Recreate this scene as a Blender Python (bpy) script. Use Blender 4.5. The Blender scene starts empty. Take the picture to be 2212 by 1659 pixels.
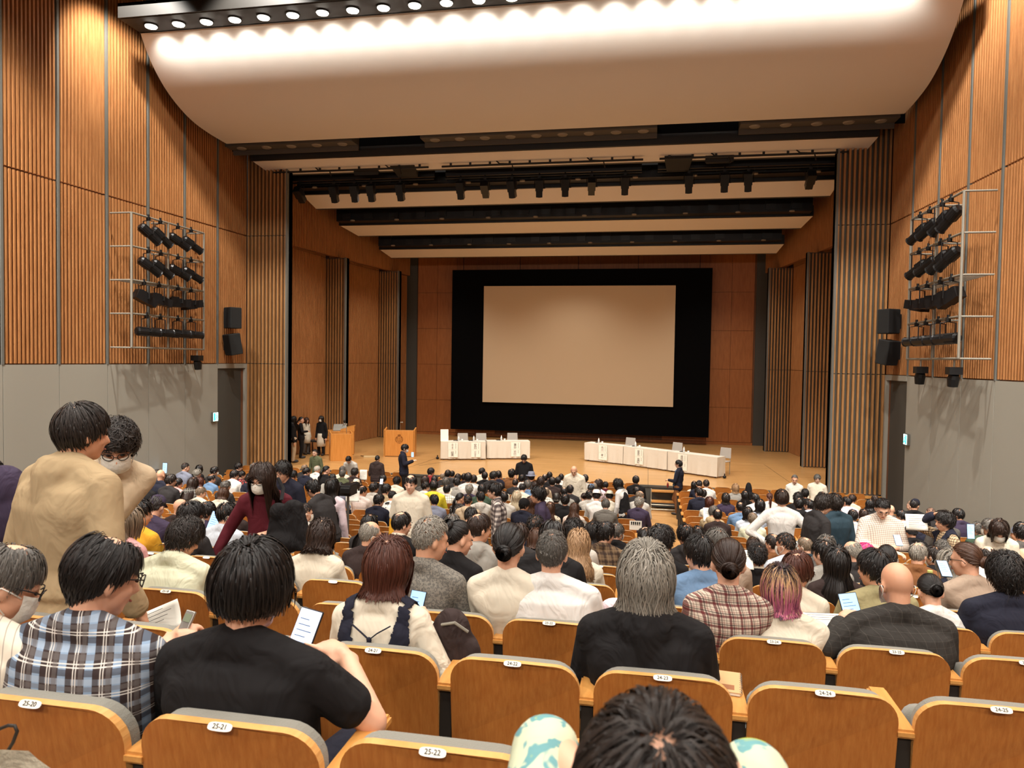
import bpy, bmesh, math, random
import numpy as np
from mathutils import Vector, Matrix, Euler, Quaternion
PI = math.pi
rnd = random.Random(7)
scene = bpy.context.scene
COL = scene.collection

# ------------------------------------------------------------------ camera
F_PX, W_PX, H_PX = 1570.0, 2212.0, 1659.0
YAW, PITCH, ROLL = math.radians(10.75), math.radians(-1.9), 0.0153
EYE = np.array([0.0, 0.0, 4.73])
FW = np.array([-math.sin(YAW)*math.cos(PITCH), math.cos(YAW)*math.cos(PITCH), math.sin(PITCH)])
_r = np.array([math.cos(YAW), math.sin(YAW), 0.0]); _u = np.cross(_r, FW)
RT = _r*math.cos(ROLL) + _u*math.sin(ROLL)
UP = _u*math.cos(ROLL) - _r*math.sin(ROLL)
cam_d = bpy.data.cameras.new('camera')
cam_d.sensor_width = 36.0; cam_d.lens = F_PX/W_PX*36.0
cam_d.clip_start = 0.05; cam_d.clip_end = 200
cam_d.dof.use_dof = True; cam_d.dof.focus_distance = 6.0; cam_d.dof.aperture_fstop = 1.7
cam_d.lens = F_PX/W_PX*36.0
cam = bpy.data.objects.new('camera', cam_d)
COL.objects.link(cam)
cam.matrix_world = Matrix(((RT[0], UP[0], -FW[0], EYE[0]), (RT[1], UP[1], -FW[1], EYE[1]),
                           (RT[2], UP[2], -FW[2], EYE[2]), (0, 0, 0, 1)))
scene.camera = cam
cam_d.dof.aperture_fstop = 7.0

# ------------------------------------------------------------------ world, lights, exposure
world = bpy.data.worlds.new('world'); scene.world = world
world.use_nodes = True
world.node_tree.nodes['Background'].inputs[0].default_value = (0.9, 0.8, 0.7, 1)
world.node_tree.nodes['Background'].inputs[1].default_value = 0.02
vs = scene.view_settings
vs.view_transform = 'Standard'; vs.look = 'None'; vs.gamma = 1.0; vs.use_curve_mapping = False
vs.exposure = 0.45
scene.display_settings.display_device = 'sRGB'
CX = -3.45          # centre line of the hall
WARM = (1.0, 0.94, 0.86)
def spot(name, loc, target, energy, size, blend, radius, color=WARM):
    l = bpy.data.lights.new(name, 'SPOT'); l.energy = energy; l.spot_size = math.radians(size)
    l.spot_blend = blend; l.shadow_soft_size = radius; l.color = color
    o = bpy.data.objects.new(name, l); COL.objects.link(o); o.location = loc
    o.rotation_euler = (Vector(target)-Vector(loc)).to_track_quat('-Z', 'Y').to_euler()
    return o
# the house downlights in the ceiling over the seats
for gy in (-2.5, 1.5, 5.0, 8.5, 12.0):
    for gx in (-8.6, -4.3, 0.0, 4.3, 8.6):
        spot('house_downlight', (CX+gx, gy, 13.9), (CX+gx*1.05, gy+0.3, 0), 430 if gy < 0 else 590, 104, 0.5, 0.5)
# added soft fill from behind the seats, no lamp known there
for gx in (-9, -4.5, 0, 4.5, 9):
    spot('rear_fill', (CX+gx, -5.0, 9.6), (CX+gx, 5.5, 2.6), 640, 95, 0.7, 0.6)
# wall washers in the ceiling along both side walls
for sg in (-1, 1):
    for gy in (-2.0, 1.2, 4.2, 7.0, 9.6):
        spot('wall_washer', (CX+sg*8.9, gy, 14.2), (CX+sg*10.3, gy+5.6, 4.6), 2750, 58, 0.8, 0.10)
# the row of downlights just before the stage
for gx in (-9.2, -6.0, -2.0, 2.0, 6.0, 9.2):
    spot('house_downlight', (CX+gx, 14.9, 14.45), (CX+gx*1.05, 23.2, 1.5), 1750, 84, 0.5, 0.12)
# dim work lights in the lighting bars over the stage
for gy, gz, e in ((24.4, 10.6, 380), (27.7, 10.0, 300), (31.1, 9.5, 330)):
    for gx in (-6.5, 0, 6.5):
        spot('stage_work_light', (CX+gx, gy, gz), (CX+gx, gy+0.2, 0.9), e, 130, 0.8, 0.25)

# ------------------------------------------------------------------ pixel helpers (rays of the photograph)
def ray(u, v): return FW + RT*((u-1106.0)/F_PX) - UP*((v-829.5)/F_PX)
def aty(u, v, y): r = ray(u, v); return EYE + r*(y/r[1])
def atx(u, v, x): r = ray(u, v); return EYE + r*(x/r[0])
def atz(u, v, z): r = ray(u, v); return EYE + r*((z-EYE[2])/r[2])
def proj(p):
    d = np.asarray(p, float)-EYE; z = d@FW
    return 1106+F_PX*(d@RT)/z, 829.5-F_PX*(d@UP)/z, z
def floor_z(y):
    s = y-1.56
    if s <= 8: d = 1.72+.207*s
    else:
        t = min(s-8, 11.0); d = 3.376+.207*t-.207/22*t*t
    return EYE[2]-d
ROWP, SEATP = 0.985, 0.53
def row_y(r): return 1.56+(25-r)*ROWP          # the back of the seats of row r
def seat_x(n): return -.465+(n-22)*SEATP
STAGE_Y, STAGE_Z = 22.9, 0.9
def hw(y): return 10.2+(22.9-y)*.045            # half width of the hall

# ------------------------------------------------------------------ materials
def lin(c):
    c = c/255.0
    return c/12.92 if c <= .04045 else ((c+.055)/1.055)**2.4
def rgb(r, g, b): return (lin(r), lin(g), lin(b), 1.0)
_M = {}
def principled(name):
    m = bpy.data.materials.new(name); m.use_nodes = True
    nt = m.node_tree; return m, nt, nt.nodes['Principled BSDF']
def plain(name, c, rough=.6, spec=.4, metal=0, bump=0, bscale=60, emit=None, estr=0, sheen=0, trans=0, alpha=1):
    if name in _M: return _M[name]
    m, nt, b = principled(name)
    b.inputs['Base Color'].default_value = rgb(*c); b.inputs['Roughness'].default_value = rough
    b.inputs['Specular IOR Level'].default_value = spec; b.inputs['Metallic'].default_value = metal
    if sheen: b.inputs['Sheen Weight'].default_value = sheen
    if trans: b.inputs['Transmission Weight'].default_value = trans
    if emit: b.inputs['Emission Color'].default_value = rgb(*emit); b.inputs['Emission Strength'].default_value = estr
    if bump:
        tc = nt.nodes.new('ShaderNodeTexCoord'); n = nt.nodes.new('ShaderNodeTexNoise'); n.inputs['Scale'].default_value = bscale
        n.inputs['Detail'].default_value = 4
        bp = nt.nodes.new('ShaderNodeBump'); bp.inputs['Strength'].default_value = bump; bp.inputs['Distance'].default_value = .02
        nt.links.new(tc.outputs['Object'], n.inputs['Vector']); nt.links.new(n.outputs['Fac'], bp.inputs['Height'])
        nt.links.new(bp.outputs['Normal'], b.inputs['Normal'])
    _M[name] = m; return m
def wood(name, c1, c2, rough=.42, scale=(6, 6, .6), detail=6, coat=0, world_coords=False, spec=.4):
    if name in _M: return _M[name]
    m, nt, b = principled(name)
    tc = nt.nodes.new('ShaderNodeTexCoord'); mp = nt.nodes.new('ShaderNodeMapping'); mp.inputs['Scale'].default_value = scale
    n = nt.nodes.new('ShaderNodeTexNoise'); n.inputs['Scale'].default_value = 6; n.inputs['Detail'].default_value = detail
    n.inputs['Roughness'].default_value = .65
    cr = nt.nodes.new('ShaderNodeValToRGB'); e = cr.color_ramp.elements
    e[0].position = .35; e[1].position = .68; e[0].color = rgb(*c1); e[1].color = rgb(*c2)
    src = nt.nodes.new('ShaderNodeNewGeometry').outputs['Position'] if world_coords else tc.outputs['Object']
    nt.links.new(src, mp.inputs['Vector']); nt.links.new(mp.outputs['Vector'], n.inputs['Vector'])
    nt.links.new(n.outputs['Fac'], cr.inputs['Fac']); nt.links.new(cr.outputs['Color'], b.inputs['Base Color'])
    b.inputs['Roughness'].default_value = rough; b.inputs['Specular IOR Level'].default_value = spec
    if coat: b.inputs['Coat Weight'].default_value = coat; b.inputs['Coat Roughness'].default_value = .15
    _M[name] = m; return m

M_SLAT = wood('slat_oak', (168, 112, 66), (196, 138, 86), rough=.5, scale=(3, 3, .25), world_coords=True)
M_SLATBACK = wood('slat_backing', (112, 70, 42), (134, 86, 54), rough=.6, scale=(3, 3, .25), world_coords=True)
M_GREY = plain('grey_panel', (166, 163, 151), rough=.75, bump=.12, bscale=160)
M_STRIP = plain('grey_metal_strip', (112, 112, 106), rough=.5)
M_DKGREY = plain('dark_grey_paint', (78, 76, 70), rough=.7)
M_SOFFIT = plain('soffit_grey', (88, 82, 75), rough=.7)
M_BLACK = plain('black_metal', (20, 20, 21), rough=.45)
M_BLACKCLOTH = plain('black_velour', (7, 7, 8), rough=.95, spec=.1)
M_WHITE = plain('white_plaster', (240, 231, 220), rough=.85)
M_CEIL = plain('dark_ceiling', (62, 62, 62), rough=.8)
M_SCREEN = plain('screen_white', (222, 198, 164), rough=.9, spec=.1)
M_STAGEWOOD = None
M_REAR = wood('rear_panel_wood', (164, 98, 48), (182, 112, 58), rough=.5, scale=(2, 2, .3), world_coords=True)
M_OAK = wood('light_oak', (186, 128, 66), (206, 148, 82), rough=.38, scale=(4, 4, .35))
M_RAIL = plain('rack_tube_grey', (150, 146, 134), rough=.4, metal=.3)
def plank_floor(name, c1, c2, c3):
    m, nt, b = principled(name)
    g = nt.nodes.new('ShaderNodeNewGeometry'); mp = nt.nodes.new('ShaderNodeMapping'); mp.inputs['Scale'].default_value = (1, 1, 1)
    br = nt.nodes.new('ShaderNodeTexBrick'); br.inputs['Scale'].default_value = 1
    br.inputs['Brick Width'].default_value = 1.1; br.inputs['Row Height'].default_value = .075
    br.inputs['Mortar Size'].default_value = .003; br.inputs['Color1'].default_value = rgb(*c1); br.inputs['Color2'].default_value = rgb(*c2)
    br.inputs['Mortar'].default_value = rgb(*c3); br.offset = .37; br.inputs['Bias'].default_value = 0
    n = nt.nodes.new('ShaderNodeTexNoise'); n.inputs['Scale'].default_value = 5; n.inputs['Detail'].default_value = 5
    m2 = nt.nodes.new('ShaderNodeMapping'); m2.inputs['Scale'].default_value = (.6, 14, 1)
    mx = nt.nodes.new('ShaderNodeMixRGB'); mx.blend_type = 'OVERLAY'; mx.inputs['Fac'].default_value = .45
    nt.links.new(g.outputs['Position'], mp.inputs['Vector']); nt.links.new(mp.outputs['Vector'], br.inputs['Vector'])
    nt.links.new(g.outputs['Position'], m2.inputs['Vector']); nt.links.new(m2.outputs['Vector'], n.inputs['Vector'])
    nt.links.new(br.outputs['Color'], mx.inputs['Color1']); nt.links.new(n.outputs['Fac'], mx.inputs['Color2'])
    nt.links.new(mx.outputs['Color'], b.inputs['Base Color'])
    b.inputs['Roughness'].default_value = .3
    return m
M_STAGEWOOD = plank_floor('stage_planks', (206, 158, 100), (190, 142, 84), (140, 100, 60))
M_AISLE = plank_floor('aisle_planks', (204, 156, 100), (190, 140, 84), (140, 98, 58))

# ------------------------------------------------------------------ mesh helpers
class MB:
    def __init__(s): s.v = []; s.f = []; s.mi = []; s.cur = 0
    def add(s, verts, faces):
        o = len(s.v); s.v += [tuple(float(c) for c in p) for p in verts]
        s.f += [tuple(i+o for i in f) for f in faces]; s.mi += [s.cur]*len(faces); return s
    def box(s, x0, x1, y0, y1, z0, z1):
        return s.add([(x0,y0,z0),(x1,y0,z0),(x1,y1,z0),(x0,y1,z0),(x0,y0,z1),(x1,y0,z1),(x1,y1,z1),(x0,y1,z1)],
                     [(0,3,2,1),(4,5,6,7),(0,1,5,4),(1,2,6,5),(2,3,7,6),(3,0,4,7)])
    def hexa(s, p):   # 4 bottom points then 4 top points
        return s.add(p, [(0,3,2,1),(4,5,6,7),(0,1,5,4),(1,2,6,5),(2,3,7,6),(3,0,4,7)])
    def tube(s, pts, rad, n=8, caps=True, flat=None):
        P = [np.asarray(p, float) for p in pts]
        if not hasattr(rad, '__len__'): rad = [rad]*len(P)
        t = P[1]-P[0]; t = t/np.linalg.norm(t)
        a = np.array([0, 0, 1.0]) if abs(t[2]) < .9 else np.array([1.0, 0, 0])
        nx = np.cross(a, t); nx /= np.linalg.norm(nx)
        vs_ = []; fs = []
        for i, p in enumerate(P):
            if i == 0: t = P[1]-P[0]
            elif i == len(P)-1: t = P[i]-P[i-1]
            else: t = P[i+1]-P[i-1]
            t = t/(np.linalg.norm(t)+1e-12)
            nx = nx-t*(nx@t); nx /= (np.linalg.norm(nx)+1e-12); ny = np.cross(t, nx)
            r = rad[i]; rx, ry = (r if hasattr(r, '__len__') else (r, r))
            for k in range(n):
                an = 2*PI*k/n; vs_.append(p+nx*(math.cos(an)*rx)+ny*(math.sin(an)*ry))
        for i in range(len(P)-1):
            for k in range(n):
                fs.append((i*n+k, i*n+(k+1) % n, (i+1)*n+(k+1) % n, (i+1)*n+k))
        if caps:
            fs.append(tuple(range(n-1, -1, -1))); fs.append(tuple((len(P)-1)*n+k for k in range(n)))
        return s.add(vs_, fs)
    def ell(s, c, r, n=12, m=8, rot=None):
        vs_ = [(0, 0, 1)]; fs = []
        for i in range(1, m):
            th = PI*i/m
            for k in range(n):
                a = 2*PI*k/n; vs_.append((math.sin(th)*math.cos(a), math.sin(th)*math.sin(a), math.cos(th)))
        vs_.append((0, 0, -1)); A = np.array(vs_)*np.asarray(r, float)
        if rot is not None: A = A@np.asarray(rot).T
        A = A+np.asarray(c, float)
        for k in range(n): fs.append((0, 1+k, 1+(k+1) % n))
        for i in range(m-2):
            for k in range(n):
                fs.append((1+i*n+k, 1+(i+1)*n+k, 1+(i+1)*n+(k+1) % n, 1+i*n+(k+1) % n))
        L = len(vs_)-1
        for k in range(n): fs.append((1+(m-2)*n+k, L, 1+(m-2)*n+(k+1) % n))
        return s.add(A, fs)
    def disc(s, c, r, nrm=(0, 0, -1), n=16):
        q = Vector(nrm).to_track_quat('Z', 'Y').to_matrix()
        vs_ = [np.array(q@Vector((math.cos(2*PI*k/n)*r, math.sin(2*PI*k/n)*r, 0)))+np.asarray(c, float) for k in range(n)]
        return s.add(vs_, [tuple(range(n))])
    def mesh(s, name, mats, smooth=False):
        me = bpy.data.meshes.new(name); me.from_pydata(s.v, [], s.f)
        for m in (mats if isinstance(mats, (list, tuple)) else [mats]): me.materials.append(m)
        if any(s.mi): me.polygons.foreach_set('material_index', s.mi)
        if smooth: me.polygons.foreach_set('use_smooth', [True]*len(me.polygons))
        me.update(); return me
    def build(s, name, mats, parent=None, smooth=False, bevel=0, loc=None):
        o = bpy.data.objects.new(name, s.mesh(name, mats, smooth)); COL.objects.link(o)
        if parent is not None: o.parent = parent
        if loc is not None: o.location = loc
        if bevel:
            b = o.modifiers.new('bevel', 'BEVEL'); b.width = bevel; b.segments = 2; b.limit_method = 'ANGLE'
        return o
def tag(o, label=None, cat=None, group=None, kind=None):
    if label: o['label'] = label
    if cat: o['category'] = cat
    if group: o['group'] = group
    if kind: o['kind'] = kind
    return o
def struct(o): o['kind'] = 'structure'; return o
def empty(name, loc, rz=0, label=None, cat=None, group=None):
    o = bpy.data.objects.new(name, None); COL.objects.link(o); o.location = loc; o.rotation_euler = (0, 0, rz)
    o.empty_display_size = .1
    return tag(o, label, cat, group)
def dup(o, parent=None):
    c = o.copy(); COL.objects.link(c); c.parent = parent
    for ch in o.children: dup(ch, c)
    return c
WORK = bpy.data.scenes.new('workshop')             # a small side scene for evaluating modifiers quickly
def bake(o):
    WORK.collection.objects.link(o); vl = WORK.view_layers[0]; vl.update(); dg = vl.depsgraph
    me = bpy.data.meshes.new_from_object(o.evaluated_get(dg)); WORK.collection.objects.unlink(o)
    return me
def text_mesh(txt, size, name, mat, parent, M, vertical=False, spacing=1.0):
    cu = bpy.data.curves.new(name, 'FONT'); cu.body = txt; cu.size = size; cu.align_x = 'CENTER'; cu.align_y = 'CENTER'
    cu.extrude = .0006; cu.space_line = spacing; cu.resolution_u = 3
    t = bpy.data.objects.new(name, cu); me = bake(t)
    bpy.data.objects.remove(t); me.materials.clear(); me.materials.append(mat)
    o = bpy.data.objects.new(name, me); COL.objects.link(o); o.parent = parent; o.matrix_local = M
    return o
# ================================================================== THE HALL
Y0, YB = -5.5, 35.4                 # rear wall behind the seats, rear wall of the stage
JOINT1, JOINT2, TOPZ = 4.47, 8.83, 14.6
# stepped floor of the seating
mb = MB(); r = 31
ys = [Y0]+[row_y(k)+.30 for k in range(31, 3, -1)]+[STAGE_Y]
for a, b_ in zip(ys[:-1], ys[1:]):
    z = floor_z(min(max(a-.30+.35, -3.9), 21)) if a > Y0 else floor_z(-3.6)
    x = hw(a)+.4; cuts = [CX-x, -7.78, -6.66, -.2, .86, CX+x] if a > 9.4 else [CX-x, -7.78, -6.66, CX+x]
    for k in range(len(cuts)-1):
        mb.cur = k % 2; mb.box(cuts[k], cuts[k+1], a, b_, z-.6, z)
struct(mb.build('floor', [plain('row_carpet', (92, 86, 80), rough=.95), M_AISLE]))
mb = MB(); mb.box(CX-11.2, CX+11.2, STAGE_Y+.02, YB+.4, STAGE_Z-.08, STAGE_Z)
st_floor = struct(mb.build('floor_stage', M_STAGEWOOD))
mb = MB(); mb.box(CX-10.35, CX+10.35, STAGE_Y, STAGE_Y+.06, -.2, STAGE_Z-.06); mb.box(CX-10.3, CX+10.3, STAGE_Y-.02, STAGE_Y+.07, STAGE_Z-.06, STAGE_Z+.002)
struct(mb.build('wall_stage_front', M_DKGREY))
# ceiling over the seats and over the stage, rear wall behind the camera
mb = MB(); mb.box(CX-12.5, CX+12.5, Y0-.3, YB+.6, TOPZ, TOPZ+.2)
struct(mb.build('ceiling', M_CEIL))
mb = MB(); mb.box(CX-12.5, CX+12.5, Y0-.4, Y0-.1, -1, TOPZ)
struct(mb.build('wall_rear', M_SLAT))

SEAMS = [13.69-1.5*k for k in range(4, 0, -1)]+[13.69, 15.18, 16.69, 18.18, 19.71, 21.29, 22.92]
def side_wall(sg, name):
    """sg -1 left, +1 right"""
    def X(y, d=0): return CX+sg*(hw(y)-d)          # d: proud of the wall, into the hall
    mb = MB()
    mb.hexa([(X(Y0,-.3),Y0,-1),(X(23,-.3),23,-1),(X(23,-.08),23,-1),(X(Y0,-.08),Y0,-1),
             (X(Y0,-.3),Y0,TOPZ),(X(23,-.3),23,TOPZ),(X(23,-.08),23,TOPZ),(X(Y0,-.08),Y0,TOPZ)])
    w = struct(mb.build(name, M_SLATBACK))
    # grey panels below, slatted panels above
    lows = [Y0]+SEAMS
    door_a, door_b = SEAMS[-2]+.05, 22.86
    for a, b_ in zip(lows[:-1], lows[1:]):
        if b_ < 22.9:
            m = MB(); g = .008
            m.hexa([(X(a+g,-.1),a+g,-.5),(X(b_-g,-.1),b_-g,-.5),(X(b_-g,.0),b_-g,-.5),(X(a+g,.0),a+g,-.5),
                    (X(a+g,-.1),a+g,JOINT1-.02),(X(b_-g,-.1),b_-g,JOINT1-.02),(X(b_-g,.0),b_-g,JOINT1-.02),(X(a+g,.0),a+g,JOINT1-.02)])
            m.build('grey_panel', M_GREY, w)
        for z0, z1 in ((JOINT1+.01, JOINT2-.02), (JOINT2+.02, TOPZ-.05)):
            if b_ < 9:
                if a < Y0+.1:
                    m = MB(); m.hexa([(X(a,-.1),a,z0),(X(b_,-.1),b_,z0),(X(b_,.0),b_,z0),(X(a,.0),a,z0),(X(a,-.1),a,z1),(X(b_,-.1),b_,z1),(X(b_,.0),b_,z1),(X(a,.0),a,z1)])
                    m.build('wood_panel', M_SLAT, w)
                continue
            m = MB(); n = max(3, round((b_-a-.10)/.1045)); p = (b_-a-.10)/n
            for k in range(n):
                y0 = a+.05+p*(k+.28); y1 = y0+p*.42
                m.hexa([(X(y0,-.09),y0,z0),(X(y1,-.09),y1,z0),(X(y1,.0),y1,z0),(X(y0,.0),y0,z0),
                        (X(y0,-.09),y0,z1),(X(y1,-.09),y1,z1),(X(y1,.0),y1,z1),(X(y0,.0),y0,z1)])
            tag(m.build('slat_panel', M_SLAT, w), kind='stuff')
    for y in SEAMS[2:-1]:
        m = MB(); m.hexa([(X(y-.03,-.09),y-.03,JOINT1-.02),(X(y+.03,-.09),y+.03,JOINT1-.02),(X(y+.03,.008),y+.03,JOINT1-.02),(X(y-.03,.008),y-.03,JOINT1-.02),
                          (X(y-.03,-.09),y-.03,TOPZ-.05),(X(y+.03,-.09),y+.03,TOPZ-.05),(X(y+.03,.008),y+.03,TOPZ-.05),(X(y-.03,.008),y-.03,TOPZ-.05)])
        m.build('seam_strip', M_STRIP, w)
    # doorway beside the stage: lintel, jambs, recessed reveal
    m = MB(); a, b_ = SEAMS[-2]+.01, 22.9
    m.hexa([(X(a,-.5),a,4.31),(X(b_,-.5),b_,4.31),(X(b_,.01),b_,4.31),(X(a,.01),a,4.31),(X(a,-.5),a,4.46),(X(b_,-.5),b_,4.46),(X(b_,.01),b_,4.46),(X(a,.01),a,4.46)])
    m.build('door_lintel', M_GREY, w)
    m = MB(); b2 = 22.9; a2 = b2-.11
    m.hexa([(X(a2,-.5),a2,-.5),(X(b2,-.5),b2,-.5),(X(b2,.01),b2,-.5),(X(a2,.01),a2,-.5),(X(a2,-.5),a2,4.31),(X(b2,-.5),b2,4.31),(X(b2,.01),b2,4.31),(X(a2,.01),a2,4.31)])
    m.build('door_jamb', M_GREY, w)
    m = MB(); m.box(min(X(22,-.05),X(22,-.07)), max(X(22,-.05),X(22,-.07)), a, b2, -.5, 4.31)
    m.build('door_leaf', M_DKGREY, w)
    return w
wall_l = side_wall(-1, 'wall_left')
wall_r = side_wall(1, 'wall_right')

# ---- proscenium piers with wide upright fins
def pier(sg, name, x_out, x_in, y, z0, z1, nf, single=True, cap=True, depth=.12, joints=(JOINT1, JOINT2)):
    m = MB(); lo, hi = sorted((x_out, x_in))
    m.box(lo, hi, y, y+.25, z0, z1)
    base = m.build(name, M_DKFIN); struct(base)
    segs = [z0+.02]+[j for j in joints if z0 < j < z1]+[z1-.02]
    p = (hi-lo)/nf
    if single:
        for k in range(nf):
            f = MB(); x0 = lo+p*(k+.28); x1 = x0+p*.42
            for a, b_ in zip(segs[:-1], segs[1:]): f.box(x0, x1, y-depth, y+.01, a+.012, b_-.012)
            f.build('fin', M_FIN, base)
    else:
        f = MB()
        for k in range(nf):
            x0 = lo+p*(k+.28); x1 = x0+p*.42
            for a, b_ in zip(segs[:-1], segs[1:]): f.box(x0, x1, y-depth, y+.01, a+.012, b_-.012)
        tag(f.build('fins', M_FIN, base), kind='stuff')
    if cap:
        f = MB(); xe = x_in
        f.box(min(xe, xe+sg*.05), max(xe, xe+sg*.05), y-depth-.02, y+.25, z0, z1); f.build('edge_strip', M_STRIP, base)
    return base
M_DKFIN = plain('fin_backing_grey', (92, 88, 78), rough=.7)
M_FIN = wood('fin_wood', (160, 112, 66), (186, 136, 84), rough=.5, scale=(3, 3, .3), world_coords=True)
for sg, side in ((-1, 'left'), (1, 'right')):
    pier(sg, 'wall_pier_'+side, CX+sg*10.22, CX+sg*8.72, 23.0, STAGE_Z, 11.9, 11)
    pier(sg, 'wall_wing_'+side, CX+sg*10.05, CX+sg*9.08, 28.65, STAGE_Z, 8.88, 8, single=False)
    pier(sg, 'wall_wing_'+side, CX+sg*9.42, CX+sg*8.42, 33.3, STAGE_Z, 8.9, 8, single=False)
    m = MB(); lo, hi = sorted((CX+sg*8.66, CX+sg*10.3)); m.box(lo, hi, 22.84, 23.02, STAGE_Z-.09, STAGE_Z-.005)
    struct(m.build('trim_1' if sg < 0 else 'trim_2', M_OAK))

def slatted(name, p0, p1, z0, z1, sg, pitch=.11, joints=(), y_gap=()):
    """a wall of fine upright slats from p0 to p1 (x,y), slats facing the middle of the stage"""
    p0 = np.array(p0, float); p1 = np.array(p1, float); d = p1-p0; L = np.linalg.norm(d); d /= L
    nrm = np.array([-d[1], d[0]]);
    if nrm[0]*sg > 0: nrm = -nrm
    def pt(s, q, z): a = p0+d*s+nrm*q; return (a[0], a[1], z)
    m = MB(); m.hexa([pt(0,-.15,z0),pt(L,-.15,z0),pt(L,0,z0),pt(0,0,z0),pt(0,-.15,z1),pt(L,-.15,z1),pt(L,0,z1),pt(0,0,z1)])
    base = struct(m.build(name, M_SLATBACK))
    zs = [z0]+[j for j in joints if z0 < j < z1]+[z1]
    n = int(L/pitch)
    for a, b_ in zip(zs[:-1], zs[1:]):
        m = MB()
        for k in range(n):
            s0 = (k+.2)*L/n; s1 = s0+L/n*.6
            m.hexa([pt(s0,-.01,a+.012),pt(s1,-.01,a+.012),pt(s1,.03,a+.012),pt(s0,.03,a+.012),pt(s0,-.01,b_-.012),pt(s1,-.01,b_-.012),pt(s1,.03,b_-.012),pt(s0,.03,b_-.012)])
        tag(m.build('slat_panel', M_SLAT, base), kind='stuff')
    return base
for sg, side in ((-1, 'left'), (1, 'right')):
    X = lambda q: CX+sg*q
    slatted('wall_stage_'+side, (X(10.25), 23.25), (X(10.02), 28.6), STAGE_Z, 12.4, sg, joints=(JOINT1, 8.9))
    slatted('wall_stage_'+side, (X(10.0), 28.9), (X(9.45), 33.2), STAGE_Z, 12.4, sg, joints=(JOINT1, 8.9))
    slatted('wall_stage_'+side, (X(9.38), 33.55), (X(8.75), 35.3), STAGE_Z, 12.4, sg, joints=(JOINT1, 8.9))
    # the bulkhead above the wings steps in towards the rear
    slatted('wall_bulkhead_'+side, (X(10.12), 23.25), (X(9.3), 30.5), 8.9, 12.4, sg, joints=())
    slatted('wall_bulkhead_'+side, (X(9.3), 30.5), (X(8.6), 35.3), 8.9, 12.4, sg, joints=())

# ---- rear wall of the stage: square wood panels, dark gaps at the sides
m = MB(); m.box(CX-11, CX+11, YB+.06, YB+.3, STAGE_Z, 12.6)
rear = struct(m.build('wall_back', M_SLATBACK))
zsz = [STAGE_Z+.12, 2.65, 4.45, 6.25, 8.05, 9.85, 11.5]
xs = [CX-8.18+1.02*k for k in range(17)]
for i in range(16):
    for a, b_ in zip(zsz[:-1], zsz[1:]):
        if 3 < i < 12 and a < 8: continue        # covered by the black masking
        q = MB(); q.box(xs[i]+.006, xs[i+1]-.006, YB, YB+.07, a+.006, b_-.006); q.build('wood_panel', M_REAR, rear)
m = MB(); m.box(CX-8.2, CX+8.2, YB-.04, YB+.05, STAGE_Z, STAGE_Z+.11)
struct(m.build('baseboard_back', M_REAR))
for sg in (-1, 1):
    m = MB(); lo, hi = sorted((CX+sg*8.22, CX+sg*8.85)); m.box(lo, hi, YB-.02, YB+.1, STAGE_Z, 10.2)
    m.build('dark_side_panel', M_DKGREY, rear)

# ---- big curved reflector over the front of the stage with its row of lamps
prof = [(17.30,13.30),(17.42,13.08),(17.60,12.82),(17.95,12.44),(18.4,12.10),(18.95,11.83),(19.6,11.63),(20.4,11.53),(21.33,11.49)]
def spline(pts, n):
    P = np.array(pts, float); out = []
    for i in range(len(P)-1):
        p0 = P[max(i-1, 0)]; p1 = P[i]; p2 = P[i+1]; p3 = P[min(i+2, len(P)-1)]
        for k in range(n):
            t = k/n; out.append(.5*((2*p1)+(-p0+p2)*t+(2*p0-5*p1+4*p2-p3)*t*t+(-p0+3*p1-3*p2+p3)*t**3))
    out.append(P[-1]); return out
pr = spline(prof, 5); XL, XR = CX-10.0, CX+10.0
m = MB(); vs_ = []; n = len(pr)
for x in (XL, XR):
    for (y, z) in pr: vs_.append((x, y, z))
    for i, (y, z) in enumerate(pr):
        t = np.array(pr[min(i+1, n-1)])-np.array(pr[max(i-1, 0)]); t /= np.linalg.norm(t)
        vs_.append((x, y-t[1]*.1, z+t[0]*.1))
fs = []
for i in range(n-1):
    fs += [(i, i+1, 2*n+i+1, 2*n+i), (n+i, 3*n+i, 3*n+i+1, n+i+1), (i, n+i, n+i+1, i+1), (2*n+i, 2*n+i+1, 3*n+i+1, 3*n+i)]
fs += [(0, 2*n, 3*n, n), (n-1, 2*n-1, 4*n-1, 3*n-1)]
m.add(vs_, fs)
o = m.build('acoustic_reflector', M_WHITE); o.data.shade_smooth()
o.data.set_sharp_from_angle(angle=math.radians(35))
tag(o, 'huge curved cream acoustic reflector hanging across the hall before the stage', 'reflector')
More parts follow.
